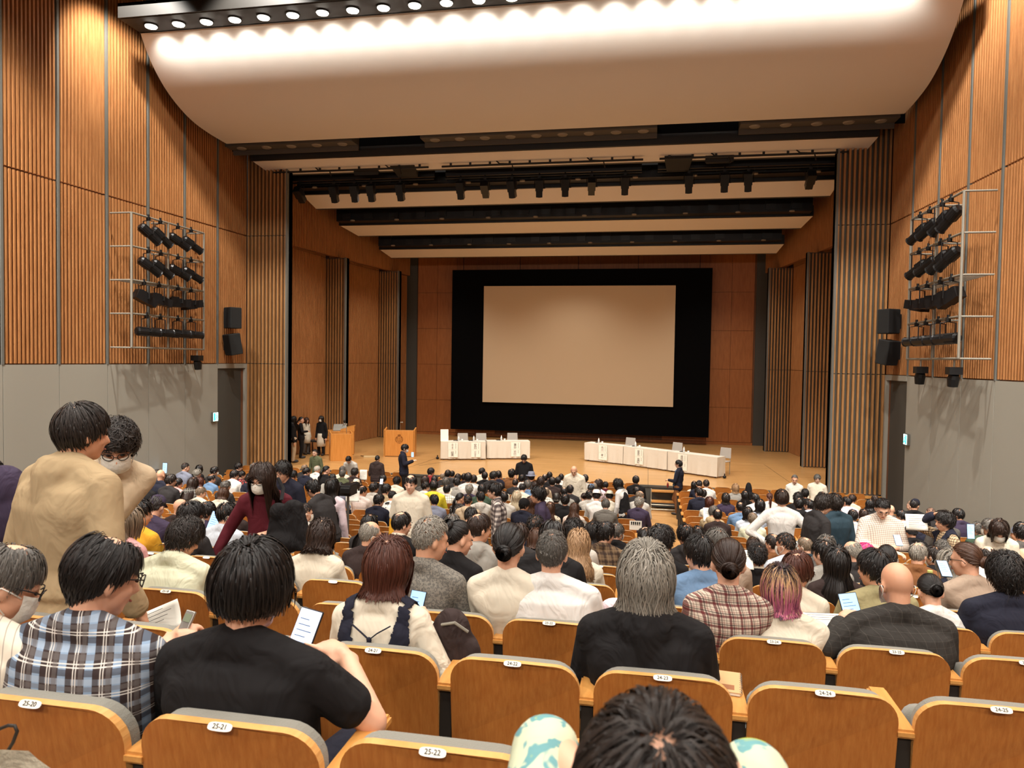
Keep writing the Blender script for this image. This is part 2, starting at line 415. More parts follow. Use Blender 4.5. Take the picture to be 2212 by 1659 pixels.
# lamp trough
trough = empty('lamp_trough', (CX, 16.8, 13.2), label='long grey trough of bright lamps along the top of the reflector', cat='light bar')
XLb, XRb = CX-9.9, CX+9.9
m = MB(); m.box(-9.9, 9.9, -.42, -.34, -.02, .34); m.box(-9.9, 9.9, -.42, .42, .26, .34); m.box(-9.9, 9.9, -.36, .42, -.03, .02); m.box(-9.9,9.9,.38,.44,-.03,.1)
m.build('channel', plain('trough_grey', (34, 32, 29), rough=.6), trough)
M_LAMP = plain('lamp_glow', (255, 250, 240), emit=(255, 246, 230), estr=14)
NL = 26
for k in range(NL):
    x = -9.32+.785*k
    if x > 9.5: break
    l = MB(); l.tube([(x, .06, .02), (x, .06, -.06)], [.17, .17], 16)
    h = l.build('lamp', M_BLACK, trough)
    d = MB(); nrm = np.array([0, .05, -.99]); d.tube([np.array((x, .06, -.06)), np.array((x, .06, -.06))+nrm*.03], [.15, .13], 16); d.build('lens', M_LAMP, h)
    sp = spot('reflector_lamp', (CX+x, 16.96, 13.02), (CX+x, 18.4, 11.98), 56, 104, 1.0, .09, (1, .97, .91))
for k in range(9):
    m = MB(); x = -9+2.25*k; m.tube([(x, -.2, .3), (x, -.2, 1.38)], .012, 6); m.build('suspension_wire', M_BLACK, trough)
# joints in the stage boards
for a, b_ in (((905, 1006), (996, 992)), ((848, 1021), (946, 989)), ((1400, 1008), (1400, 1050)), ((1650, 1003), (1712, 1046))):
    p, q = atz(a[0], a[1], STAGE_Z), atz(b_[0], b_[1], STAGE_Z); m = MB(); m.tube([p+np.array([0, 0, -.003]), q+np.array([0, 0, -.003])], .008, 4); m.build('board_joint', M_BLACK, st_floor)

# ---- soffit strips with unlit downlights behind the reflector
M_DLIGHT = plain('unlit_downlight', (150, 140, 125), rough=.3)
for x0, x1, nl, w_ in ((-13.6, -9.25, 5, 'left'), (-7.05, .05, 9, 'middle'), (2.35, 6.5, 5, 'right')):
    e_ = empty('soffit_strip', ((x0+x1)/2, 21.75, 11.45), label='grey soffit strip with unlit downlights, %s one behind the reflector' % w_, cat='soffit')
    h = (x1-x0)/2; m = MB(); m.box(-h, h, -.28, .28, 0, .3); m.box(-h, h, .2, .28, -.14, 0); m.build('soffit_board', M_SOFFIT, e_)
    for k in range(nl):
        x = -h+(k+.5)*2*h/nl; d = MB(); d.tube([(x, -.02, .01), (x, -.02, -.03)], [.17, .13], 14); d.build('downlight', M_DLIGHT, e_)

m = MB(); m.box(CX-10.25, CX+10.25, 22.04, 22.06, 11.46, TOPZ); struct(m.build('wall_gap_blackout', M_BLACKCLOTH))  # added black sheet: darkens the gap and keeps hall light out
# ---- stage ceiling panels and the black bars in front of each
def cloud(yf, zf, yb, zb, hwid, word):
    e_ = empty('ceiling_panel', (CX, yf, zf), label='cream ceiling panel over the stage, '+word, cat='ceiling panel', group='ceiling panels over the stage')
    m = MB(); dy, dz = yb-yf, zb-zf
    hb = hwid-.10
    m.hexa([(-hwid,0,0),(hwid,0,0),(hb,dy,dz),(-hb,dy,dz),(-hwid,0,.1),(hwid,0,.1),(hb,dy,dz+.1),(-hb,dy,dz+.1)])
    m.build('board', M_WHITE, e_)
    m = MB(); m.box(-hb, hb, dy, dy+.12, dz-.01, dz+.22); m.build('rear_lip', M_DKGREY, e_)
    m = MB(); m.box(-hwid+.02, hwid-.02, -.12, 0, -.02, .35); m.build('front_lip', M_BLACK, e_)
cloud(21.84+.35, 11.17, 23.3, 10.98, 9.62, 'nearest of the four')
cloud(25.2, 10.72, 26.15, 10.40, 9.36, 'second of the four')
cloud(27.99, 10.10, 29.68, 9.96, 9.12, 'third of the four')
cloud(31.40, 9.64, 32.67, 9.44, 8.72, 'farthest of the four')
def batten(y, z0, z1, hx, word, dy=.5):
    e_ = empty('lighting_bar', (CX, y, z0), label='black lighting bar over the stage, '+word, cat='lighting bar')
    m = MB(); m.box(-hx, hx, 0, dy, 0, z1-z0); m.build('bar', M_BLACK, e_)
    for k in range(4):
        m = MB(); x = -hx*.8+k*hx*1.6/3; m.tube([(x, dy/2, z1-z0), (x, dy/2, TOPZ-.01-z0)], .02, 6); m.build('hanger', M_BLACK, e_)
    for k in range(18):
        m = MB(); x = -hx+.4+k*(2*hx-.8)/17+rnd.uniform(-.15, .15); m.box(x-.18, x+.18, -.06, 0, .08, .08+rnd.uniform(.15, .35))
        m.build('fitting', plain('bar_fitting', (34, 34, 34), rough=.35), e_)
    for k in range(10):
        x = -hx+.7+k*(2*hx-1.4)/9; m = MB(); m.tube([(x, -.05, .02), (x, -.05, -.02)], .09, 10); m.build('bar_downlight', M_DLIGHT, e_)  # small round downlights under the bar
batten(24.5, 10.80, 11.2, 9.2, 'above the second ceiling panel')
batten(27.3, 10.14, 10.62, 8.95, 'above the third ceiling panel')
batten(30.7, 9.68, 10.12, 8.5, 'above the farthest ceiling panel')

# ---- ladder trusses, main spot bar, spotlights
for x0, x1, w_ in ((-12.7, -7.22, 'left'), (-6.77, -.35, 'middle'), (.14, 5.55, 'right')):
    e_ = empty('ladder_truss', ((x0+x1)/2, 22.9, 10.95), label='black ladder truss under the nearest ceiling panel, %s one' % w_, cat='truss')
    h = (x1-x0)/2
    for z in (0, .36):
        m = MB(); m.tube([(-h, 0, z), (h, 0, z)], .035, 8); m.build('rail', M_BLACK, e_)
    n = int(2*h/.7)
    for k in range(n+1):
        x = -h+.3+k*(2*h-.6)/n
        m = MB(); m.box(x-.035, x+.035, -.02, .02, 0, .36); m.build('rung', M_BLACK, e_)
    for k in range(4):
        x = -h+.5+k*(2*h-1.0)/3; m = MB(); m.tube([(x, 0, .36), (x, 0, 1.4)], .02, 6); m.build('hanger', M_BLACK, e_)
    for k in range(2):
        x = -h*.45+k*h*.9; m = MB(); m.tube([(x, -.02, .8), (x, -.03, .15), (x+.15, -.03, .02), (x+.55, -.03, .0), (x+.6, -.02, -.2)], .025, 6); m.build('cable', M_BLACK, e_)
for x0, x1, w_ in ((-13.0, -7.3, 'left'), (-6.9, -.4, 'middle'), (.1, 5.75, 'right')):
    e_ = empty('spot_bar', ((x0+x1)/2, 23.85, 10.85), label='black bar carrying hanging spotlights over the stage front, %s one' % w_, cat='lighting bar')
    h = (x1-x0)/2; m = MB(); m.box(-h, h, -.06, .06, .02, .3); m.build('beam', M_BLACK, e_)
    for k in range(3):
        m = MB(); x = -h*.7+k*h*.7; m.tube([(x, 0, .3), (x, 0, TOPZ-.01-10.85)], .018, 6); m.build('hanger', M_BLACK, e_)
    m = MB(); m.tube([(-h, -.08, -.06), (h, -.08, -.06)], .03, 8); m.build('pipe', M_BLACK, e_)
    for k in range(5):
        x = -h+.4+k*(2*h-.8)/4; m = MB(); m.box(x-.2, x+.2, -.1, .1, .28, .42); m.build('junction_box', M_BLACK, e_)

def spotlight(root, M_, length=.62, rad=.13, boxy=False, yoke=True, drop=.34):
    """hangs from the clamp at the root; body tilted by matrix M_"""
    q = MB(); q.tube([(0, 0, 0), (0, 0, .12)], .03, 8); q.box(-.045, .045, -.03, .03, -.03, .05); q.build('clamp', M_BLACK, root)
    y_ = MB(); w = rad+.03
    y_.tube([(-w, 0, -drop), (-w, 0, -.06), (0, 0, -.03), (w, 0, -.06), (w, 0, -drop)], .014, 6); y_.build('yoke', M_BLACK, root)
    b = bpy.data.objects.new('body', None)
    m = MB(); hl = length/2
    if boxy:
        m.box(-rad, rad, -hl, hl*.25, -rad, rad); m.box(-rad*.85, rad*.85, hl*.25, hl, -rad*.85, rad*.85)
        m.box(-rad*.6, rad*.6, -hl*.7, -hl*.1, rad, rad+.04)
    else:
        m.tube([(0, -hl, 0), (0, -hl*.85, 0), (0, -hl*.05, 0), (0, 0, 0), (0, hl*.92, 0), (0, hl, 0)], [rad*.7, rad, rad, rad*.85, rad*.85, rad*.98], 12)
        for a in (45, 135, 225, 315):
            c_, s_ = math.cos(math.radians(a)), math.sin(math.radians(a))
            m.tube([(c_*rad*.98, -hl*.85, s_*rad*.98), (c_*rad*.98, -.02, s_*rad*.98)], .018, 5)
    me = m.mesh('body', plain('lamp_housing', (26, 26, 27), rough=.32))
    b = bpy.data.objects.new('body', me); COL.objects.link(b); b.parent = root; b.matrix_local = M_
    l = MB(); l.tube([(0, hl-.01, 0), (0, hl+.012, 0)], rad*.8, 12); l = l.build('lens', plain('lens_glass', (60, 60, 66), rough=.08, spec=.8), b)
    k = MB(); k.tube([(rad, 0, 0), (rad+.07, 0, 0)], .02, 6); k.build('knob', M_BLACK, b)
    return root
ORD = ['first', 'second', 'third', 'fourth', 'fifth', 'sixth', 'seventh', 'eighth', 'ninth', 'tenth', 'eleventh', 'twelfth', 'thirteenth',
       'fourteenth', 'fifteenth', 'sixteenth', 'seventeenth', 'eighteenth', 'nineteenth', 'twentieth']
spx = [648, 722, 766, 802, 865, 995, 1048, 1106, 1165, 1221, 1278, 1350, 1488, 1565, 1616, 1750]
for i, u in enumerate(spx):
    p = aty(u, 400, 23.8)
    e_ = empty('spotlight', (p[0], 23.78, 10.74), label='black box spotlight hanging over the stage front, %s from the left' % ORD[i], cat='spotlight', group='spotlights hanging over the stage front')
    tilt = -62 if i not in (0, 6, 10, 15) else -35
    Mx = Matrix.Translation((0, .02, -.36)) @ Matrix.Rotation(math.radians(rnd.uniform(-8, 8)), 4, 'Z') @ Matrix.Rotation(math.radians(tilt), 4, 'X')
    spotlight(e_, Mx, length=.56, rad=.125, boxy=True, drop=.36)
# hanging loudspeakers
for i, (u, v, rx, w_) in enumerate(((795, 356, 25, 'leftmost'), (877, 354, -20, 'second from the left'), (1465, 338, -18, 'third from the left'), (1553, 331, 10, 'rightmost'))):
    p = aty(u, v, 23.3)
    e_ = empty('hanging_loudspeaker', (p[0], 23.3, p[2]), label='black loudspeaker hanging under the reflector, '+w_, cat='loudspeaker', group='loudspeakers hanging over the stage')
    m = MB(); a = .42; m.hexa([(-a,-.3,-.28),(a,-.3,-.28),(a*.8,.35,-.28),(-a*.8,.35,-.28),(-a,-.3,.28),(a,-.3,.28),(a*.8,.35,.28),(-a*.8,.35,.28)])
    b = m.build('cabinet', plain('speaker_black', (36, 35, 34), rough=.7), e_); b.rotation_euler = (math.radians(rx), 0, 0)
    for s in (-.3, .3):
        m = MB(); m.tube([(s, .05, .2), (s, .05, 1.2)], .012, 6); m.build('cable', M_BLACK, e_)

# ---- lighting racks on the side walls
def rack(sg, word):
    xo = CX+sg*9.78
    e_ = empty('lighting_rack', (xo, 16.7, 4.9), label='grey tube rack of stage lamps on the %s wall' % word, cat='lighting rack')
    Y = [0, 1.45, 3.1]; Z = [0, .88, 1.75, 2.62, 3.48]
    for y in Y:
        m = MB(); m.tube([(0, y, 0), (0, y, 3.48)], .03, 8); m.build('post', M_RAIL, e_)
    for z in Z:
        m = MB(); m.tube([(0, 0, z), (0, 3.1, z)], .027, 8); m.build('rail', M_RAIL, e_)
        for y in Y:
            m = MB(); m.tube([(0, y, z), (sg*(.62 if y < 1 else .52), y, z)], .022, 8); m.build('wall_arm', M_RAIL, e_)
    m = MB()
    for k in range(9): m.tube([(0, 0, 1.75), (sg*.6, 0, 1.75)], .01, 5); m.tube([(sg*.07*k, 0, 1.75), (sg*.07*k, 3.1, 1.75)], .009, 5)
    m.build('mesh_shelf', M_RAIL, e_)
    n = 0
    tiers = [(4, [.62, 1.1, 1.85, 2.45], 32, False), (3, [.62, 1.12, 1.85, 2.45], 28, False), (2, [.45, 1.05, 1.85, 2.45], 16, True), (1, [.55, 1.1, 1.85, 2.45], 2, False)]
    tn = {4: 'top', 3: 'second', 2: 'third', 1: 'bottom'}
    for ti, ysl, tilt, boxy in tiers:
        for k, y in enumerate(ysl):
            r_ = empty('rack_spotlight', (xo-sg*.02, 16.7+y, 4.9+Z[ti]-.05), label='black stage lamp on the %s wall rack, %s tier, %s from the %s' % (word, tn[ti], ORD[k], 'audience end'), cat='spotlight', group='stage lamps on the %s wall rack' % word)
            t = tilt*(1.15 if k < 2 else .85) if boxy is False else (tilt*1.6-16*k*.75)
            Mx = Matrix.Translation((0, .05, -.40)) @ Matrix.Rotation(sg*math.radians(22), 4, 'Z') @ Matrix.Rotation(-math.radians(t), 4, 'X')
            spotlight(r_, Mx, length=.66 if not boxy else .6, rad=.125, boxy=boxy, drop=.40)
    return e_
rack(-1, 'left'); rack(1, 'right')
def small_cam(p, label):
    e_ = empty('moving_head_lamp', p, label=label, cat='lamp')
    m = MB(); m.box(-.13, .13, -.12, .12, -.16, 0); m.build('base', M_BLACK, e_)
    m = MB(); m.tube([(0, 0, -.16), (0, .03, -.25), (0, .05, -.42)], [.1, .12, .1], 10); m.build('head', M_BLACK, e_)
    m = MB(); m.tube([(0, 0, 0), (0, 0, .2)], .02, 6); m.build('stem', M_RAIL, e_)
small_cam((CX-9.8, 19.5, 4.72), 'small black moving lamp under the left wall rack')
small_cam((CX+9.8, 18.9, 4.72), 'small black moving lamp under the right wall rack, nearer the stage')
small_cam((CX+9.8, 16.95, 4.72), 'small black moving lamp under the right wall rack, nearer the audience')
# wall loudspeakers
M_SPK = plain('wall_speaker_black', (30, 31, 31), rough=.75)
for sg, word in ((-1, 'left'), (1, 'right')):
    for k, (z, tl) in enumerate(((5.95, 0), (5.1, 10))):
        yy = 21.55 if sg < 0 else 21.75
        e_ = empty('wall_loudspeaker', (CX+sg*9.9, yy, z), label='black loudspeaker on the %s wall beside the stage, %s one' % (word, 'upper' if k == 0 else 'lower'), cat='loudspeaker', group='loudspeakers on the side walls')
        m = MB(); m.box(-.2, .2, -.2, .2, -.34, .34); b = m.build('cabinet', M_SPK, e_, bevel=.02); b.rotation_euler = (math.radians(tl), 0, sg*math.radians(28))
        m = MB(); m.box(-.19, .19, -.215, -.2, -.32, .32); g = m.build('grille', plain('speaker_grille', (22, 22, 23), rough=.85), e_); g.rotation_euler = b.rotation_euler
        m = MB(); m.box(min(sg*.1, sg*.32), max(sg*.1, sg*.32), -.03, .03, -.2, .2); m.build('bracket', M_BLACK, e_)
# exit signs
M_SIGNG = plain('exit_green', (30, 150, 120), emit=(60, 205, 170), estr=1.6)
M_SIGNW = plain('exit_white', (220, 255, 245), emit=(205, 255, 240), estr=2.6)
for sg, word in ((-1, 'left'), (1, 'right')):
    e_ = empty('exit_sign', (CX+sg*(hw(21.08)), 21.08, 2.76), label='small lit green and white exit sign on the %s wall' % word, cat='exit sign')
    m = MB(); m.box(min(0, -sg*.07), max(0, -sg*.07), -.14, .14, -.15, .15); m.build('case', M_STRIP, e_)
    x = -sg*.072
    m = MB(); m.box(min(x, x-sg*.006), max(x, x-sg*.006), -.125, .125, -.135, .135); m.build('lit_panel', M_SIGNW, e_)
    x2 = -sg*.079; g = MB()
    g.box(min(x2, x2-sg*.004), max(x2, x2-sg*.004), -.115, -.02, -.12, .12)                # doorway
    g.tube([(x2, .05, .07), (x2, .05, .0), (x2, .085, -.1)], .014, 5); g.tube([(x2, .05, 0), (x2, .0, -.08)], .014, 5)
    g.tube([(x2, .08, .0), (x2, .05, .05), (x2, .0, .04)], .011, 5); g.ell((x2, .04, .095), (.01, .022, .022), 8, 6)
    g.build('running_figure', M_SIGNG, e_)
# white screen and black masking
m = MB(); m.box(CX-6.16, CX+6.16, 34.55, 34.6, 1.28, 9.08)
o = m.build('masking_curtain', M_BLACKCLOTH); tag(o, 'large black masking drape framing the projection screen', 'curtain')
for k in range(5):
    m = MB(); m.tube([(CX-5.6+2.8*k, 34.575, 9.05), (CX-5.6+2.8*k, 34.575, TOPZ+.02)], .015, 6); m.build('hanging_line', M_BLACK, o)
m = MB(); m.box(CX-4.545, CX+4.525, 34.46, 34.552, 2.66, 8.28); o = m.build('projection_screen', M_SCREEN)
tag(o, 'large blank cream projection screen hanging at the back of the stage', 'screen')
# ================================================================== ON THE STAGE
M_CLOTH = plain('tablecloth_cream', (218, 210, 194), rough=.85, bump=.35, bscale=7)
M_PAPER = plain('white_paper', (244, 238, 224), rough=.8)
M_INK = plain('black_ink', (18, 18, 18), rough=.8)
M_CHAIRGREY = plain('chair_grey_mesh', (176, 168, 158), rough=.7)
M_BOTTLE = plain('bottle_white', (238, 238, 232), rough=.25)
M_CUP = plain('paper_cup', (235, 230, 220), rough=.6)
def cloth_table(p0, p1, depth, ztop, label, n, clab=''):
    """p0,p1: front foot line ends (x,y) seen from the seats; the cloth hangs to just above the boards"""
    p0 = np.array(p0, float); p1 = np.array(p1, float); d = p1-p0; L = np.linalg.norm(d); a = math.atan2(d[1], d[0])
    t = empty('folding_table', (p0[0], p0[1], STAGE_Z), a, label=label, cat='table', group='folding tables on the stage')
    m = MB(); m.box(.02, L-.02, .02, depth-.02, ztop-.05, ztop-.012); m.build('tabletop', M_OAK, t)
    for x in (.12, L-.12):
        for y in (.1, depth-.1):
            m = MB(); m.tube([(x, y, 0), (x, y, ztop-.05)], .016, 6); m.build('leg', M_BLACK, t)
    # draped cloth: top, three hanging sides with shallow folds
    m = MB(); nx, nz = 44, 7; R_ = random.Random(n)
    ph = [R_.uniform(0, 6) for _ in range(4)]
    path = [(0, depth)]+[(0, depth*(1-k/8)) for k in range(1, 8)]+[(L*k/nx, 0) for k in range(nx+1)]+[(L, depth*k/8) for k in range(1, 9)]
    def outn(i):
        if i < 8: return (-1, 0)
        if i <= 8+nx: return (0, -1)
        return (1, 0)
    vs_ = []; 
    for j in range(nz+1):
        f = j/nz; z = ztop-(ztop-.05)*f
        for i, (x, y) in enumerate(path):
            s = i*.31; w = f**1.5*(.016*math.sin(s*1.7+ph[0])+.012*math.sin(s*3.9+ph[1]+f*2)+.008*math.sin(s*7.3+ph[2]))
            nxy = outn(i); vs_.append((x+nxy[0]*(.004+w), y+nxy[1]*(.004+w), z))
    np_ = len(path); fs = [(j*np_+i, j*np_+i+1, (j+1)*np_+i+1, (j+1)*np_+i) for j in range(nz) for i in range(np_-1)]
    o = len(vs_); vs_ += [(0, 0, ztop), (L, 0, ztop), (L, depth, ztop), (0, depth, ztop)]; fs.append((o, o+1, o+2, o+3))
    m.add(vs_, fs)
    c = m.build('tablecloth', M_CLOTH, smooth=True); c.location = t.location; c.rotation_euler = t.rotation_euler
    c.data.set_sharp_from_angle(angle=math.radians(50))
    c.data.validate()
    tag(c, 'cream tablecloth hanging on the '+clab, 'tablecloth', 'cream tablecloths on the stage')
    return t, L, a
tabs = []
TB = [((-7.72, 26.42), (-6.10, 26.93), 'leftmost cloth-covered folding table on the stage, carrying a white board'),
      ((-6.08, 27.10), (-4.50, 27.62), 'cloth-covered folding table on the stage, right one of the left pair'),
      ((-2.42, 27.86), (-.93, 27.10), 'cloth-covered folding table on the stage, left one of the slanting three'),
      ((-.90, 27.08), (.64, 26.02), 'cloth-covered folding table on the stage, middle one of the slanting three'),
      ((.67, 26.0), (2.25, 24.86), 'cloth-covered folding table on the stage, right one of the slanting three')]
ZT = .70
for i, (a, b_, lb) in enumerate(TB): tabs.append(cloth_table(a, b_, .5, ZT, lb, i, ['leftmost stage table', 'right table of the left pair', 'left table of the slanting three', 'middle table of the slanting three', 'right table of the slanting three'][i]))
def on_table(i, s, q, z): t, L, a = tabs[i]; return (t.location[0]+math.cos(a)*s*L-math.sin(a)*q, t.location[1]+math.sin(a)*s*L+math.cos(a)*q, STAGE_Z+z)
cards = [(0, .27, 'みさき', '絵美'), (0, .78, '安田', 'かほる'), (1, .66, '筆谷', '芳行'), (2, .5, '市川', '孝一'), (3, .38, '里見', '直紀'), (4, .32, '原田', '央男')]
whose = ['leftmost of the left tables', 'second of the left tables', 'rightmost of the left tables',
         'left one on the slanting row', 'middle one on the slanting row', 'right one on the slanting row']
for k, (i, s, fam, giv) in enumerate(cards):
    t, L, a = tabs[i]; p = on_table(i, s, -.035, ZT-.03)
    e_ = empty('name_sheets', p, a, label='white name sheets on the table front, '+whose[k], cat='sign', group='name sheets on the stage tables')
    for j, tx in enumerate((fam, giv)):
        w, h = .36, .275; z1 = -.0-j*.282
        m = MB(); m.box(-w/2+j*.006, w/2+j*.006, -.006, -.002, z1-h, z1); sh = m.build('sheet', M_PAPER, e_)
        text_mesh('\n'.join(tx), .115 if len(tx) < 3 else .085, 'lettering', M_INK, sh,
                  Matrix.Translation((-.02, -.0075, z1-h*.5-.015)) @ Matrix.Rotation(PI/2, 4, 'X'), spacing=.82)
        m = MB()
        for q in range(7 if j == 0 else 4): m.box(.098, .112, -.0075, -.0062, z1-.03-q*.03-.02, z1-.03-q*.03)
        tag(m.build('small_print', M_INK, sh), kind='stuff')
def bottle(p, label):
    e_ = empty('water_bottle', p, label=label, cat='bottle', group='water bottles on the stage tables')
    m = MB(); m.tube([(0, 0, 0), (0, 0, .13), (0, 0, .155), (0, 0, .175), (0, 0, .185)], [.032, .032, .026, .014, .013], 12); m.build('body', M_BOTTLE, e_, smooth=True)
    m = MB(); m.tube([(0, 0, .185), (0, 0, .205)], .016, 12); m.build('cap', M_PAPER, e_)
    m = MB(); m.tube([(0, 0, .05), (0, 0, .11)], .0335, 12, caps=False); m.build('label_band', plain('bottle_label', (205, 212, 216)), e_)
def cup(p, label):
    m = MB(); m.tube([(0, 0, 0), (0, 0, .004), (0, 0, .08), (0, 0, .081), (0, 0, .006)], [.026, .027, .036, .033, .024], 12); o = m.build('paper_cup', M_CUP, smooth=True)
    o.location = p; tag(o, label, 'cup', 'paper cups on the stage tables')
def mic(p, label):
    e_ = empty('table_microphone', p, label=label, cat='microphone', group='microphones lying on the stage tables')
    m = MB(); m.tube([(-.08, 0, .02), (.05, 0, .025)], [.012, .016], 8); m.build('handle', M_BLACK, e_)
    m = MB(); m.ell((.07, 0, .027), (.027, .024, .024), 10, 8); m.build('grille', plain('mic_grille', (70, 70, 72), rough=.4, metal=.6), e_)
for k, (i, s) in enumerate(((0, .40), (0, .74), (1, .34), (2, .32), (3, .22), (4, .28))):
    bottle(on_table(i, s, .16, ZT), 'white water bottle on a stage table, '+whose[k])
    cup(on_table(i, s+.08, .2, ZT), 'paper cup beside the water bottle, '+whose[k])
    mic(on_table(i, s-.07, .25, ZT), 'black microphone beside the water bottle, '+whose[k])
def meeting_chair(p, rz, label):
    e_ = empty('meeting_chair', p, rz, label=label, cat='chair', group='grey chairs behind the stage tables')
    m = MB(); m.box(-.22, .22, -.21, .21, .43, .47); m.build('seat', M_CHAIRGREY, e_, bevel=.015)
    m = MB(); m.hexa([(-.22,.2,.55),(.22,.2,.55),(.22,.225,.55),(-.22,.225,.55),(-.2,.25,.90),(.2,.25,.90),(.2,.275,.90),(-.2,.275,.90)]); m.build('backrest', M_CHAIRGREY, e_, bevel=.01)
    for x in (-.19, .19):
        for y in (-.18, .2):
            m = MB(); m.tube([(x, y, 0), (x, y, .44)], .012, 6); m.build('leg', M_RAIL, e_)
        m = MB(); m.tube([(x, .2, .44), (x, .26, .88)], .012, 6); m.build('back_post', M_RAIL, e_)
for k, (i, s) in enumerate(((0, .52), (0, .95), (1, .68), (2, .80), (3, .82), (4, .80))):
    p = on_table(i, s, .95, 0); meeting_chair((p[0], p[1], STAGE_Z), tabs[i][2], 'pale grey chair behind a stage table, '+whose[k])
# white board standing on the left table (left blank)
e_ = empty('display_board', on_table(0, .085, .28, ZT), tabs[0][2]+.05, label='upright white picture board standing on the leftmost stage table', cat='board')
m = MB(); m.hexa([(-.15,0,0),(.15,0,0),(.15,.012,0),(-.15,.012,0),(-.15,.09,.43),(.15,.09,.43),(.15,.102,.43),(-.15,.102,.43)]); m.build('panel', M_PAPER, e_)
m = MB(); m.hexa([(-.03,.15,0),(.03,.15,0),(.03,.16,0),(-.03,.16,0),(-.03,.07,.34),(.03,.07,.34),(.03,.08,.34),(-.03,.08,.34)]); m.build('prop', M_PAPER, e_)
# black rollers at the table ends
for p, w in (((-7.9, 26.6), 'left end of the left tables'), ((2.5, 24.95), 'right end of the slanting tables')):
    m = MB(); m.ell((0, 0, .05), (.06, .06, .05), 10, 8); m.tube([(0, 0, .09), (0, 0, .16)], .02, 6); o = m.build('floor_fitting', M_BLACK); o.location = (p[0], p[1], STAGE_Z)
    tag(o, 'small black fitting on the boards at the '+w, 'fitting')

# ---- lectern with crest, two control desks
def gooseneck(parent, p, up=.34, bend=.12, dirx=.0):
    m = MB(); m.tube([p, (p[0], p[1], p[2]+up*.8), (p[0]+dirx*.5+.02, p[1], p[2]+up), (p[0]+bend, p[1], p[2]+up*.98)], .011, 6); g = m.build('gooseneck', plain('chrome', (190, 186, 176), rough=.2, metal=.9), parent)
    m = MB(); m.ell((p[0]+bend+.02, p[1], p[2]+up*.97), (.035, .03, .03), 10, 8); m.build('microphone', plain('mic_grille2', (150, 145, 135), rough=.4, metal=.5), g)
M_LECT = wood('lectern_wood', (196, 128, 58), (212, 146, 74), rough=.35, scale=(4, 4, .3))
lec = empty('lectern', (-9.53, 26.86, STAGE_Z), .19, label='wide light wood lectern with carved crest and gooseneck microphone', cat='lectern')
m = MB(); m.box(-.58, .58, 0, .04, .02, 1.02); m.build('front_panel', M_LECT, lec, bevel=.006)
for s in (-1, 1):
    m = MB(); lo, hi = sorted((s*.55, s*.60)); m.hexa([(lo,.0,.0),(hi,.0,.0),(hi,.55,.0),(lo,.55,.0),(lo,.0,1.03),(hi,.0,1.03),(hi,.55,1.10),(lo,.55,1.10)]); m.build('side_panel', M_LECT, lec)
m = MB(); m.box(-.56, .56, .05, .52, .96, .99); m.build('desk_top', M_LECT, lec)
gooseneck(lec, (.0, .2, .99), .34, .06)
cr = MB(); YY = -.012
M_CREST = plain('crest_brass', (150, 96, 40), rough=.4, metal=.4)
cr.tube([(-.07, YY, .80), (-.075, YY, .66), (-.04, YY, .60), (0, YY, .57), (.04, YY, .60), (.075, YY, .66), (.07, YY, .80), (-.07, YY, .80)], .009, 6)
for s in (-1, 1):
    pts = [(s*(.04+.085*math.sin(t)), YY, .68-.115*math.cos(t)) for t in np.linspace(.2, 2.6, 7)]; cr.tube(pts, .007, 6)
    for t in np.linspace(.3, 2.5, 6):
        cr.ell((s*(.05+.09*math.sin(t)), YY, .68-.115*math.cos(t)), (.018, .008, .012), 8, 6)
cr.box(-.06, .06, YY-.006, YY+.006, .825, .842); cr.box(-.05, .05, YY-.006, YY+.006, .85, .862); cr.box(-.035, .035, YY-.006, YY+.006, .79, .80)
cr.tube([(-.035, YY, .74), (0, YY, .70), (.035, YY, .74)], .007, 6); cr.tube([(-.03, YY, .67), (0, YY, .63), (.03, YY, .67)], .007, 6)
cr.tube([(-.05, YY, .54), (0, YY, .525), (.05, YY, .54)], .008, 6)
cr.build('crest', M_CREST, lec)
d1 = empty('control_lectern', (-11.15, 25.15, STAGE_Z), .55, label='narrow light wood lectern at the left stage edge before the control desk', cat='lectern')
m = MB(); m.box(-.38, .38, 0, .04, .0, 1.0); m.build('front_panel', M_LECT, d1, bevel=.006)
for s in (-1, 1):
    m = MB(); lo, hi = sorted((s*.36, s*.40)); m.hexa([(lo,0,0),(hi,0,0),(hi,.5,0),(lo,.5,0),(lo,0,1.02),(hi,0,1.02),(hi,.5,1.08),(lo,.5,1.08)]); m.build('side_panel', M_LECT, d1)
m = MB(); m.box(-.37, .37, .05, .48, .93, .96); m.build('desk_top', M_LECT, d1)
gooseneck(d1, (.2, .2, .96), .40, -.10)
d2 = empty('control_desk', (-12.05, 26.55, STAGE_Z), .35, label='light wood control desk with equipment at the left of the stage', cat='desk')
m = MB(); m.box(-.42, .72, 0, .75, .02, .93); m.build('cabinet', M_LECT, d2, bevel=.008)
m = MB(); m.hexa([(.2,-.01,.93),(.74,-.01,.93),(.74,.78,.93),(.2,.78,.93),(.2,-.01,1.0),(.74,-.01,1.12),(.74,.78,1.12),(.2,.78,1.0)]); m.build('raised_end', M_LECT, d2)
m = MB(); m.box(-.43, .2, -.012, 0, .56, .575); m.box(-.43, .2, -.012, 0, .78, .79); m.build('drawer_line', plain('lectern_groove', (120, 72, 30)), d2)
m = MB(); m.box(-.12, .08, -.016, -.002, .60, .625); m.build('maker_plate', M_BLACK, d2)
m = MB(); m.hexa([(-.1,.25,.94),(.4,.25,.94),(.4,.65,.94),(-.1,.65,.94),(-.1,.35,1.02),(.4,.35,1.02),(.4,.65,1.16),(-.1,.65,1.16)]); m.build('console_screen', plain('console_grey', (150, 148, 140), rough=.5), d2)
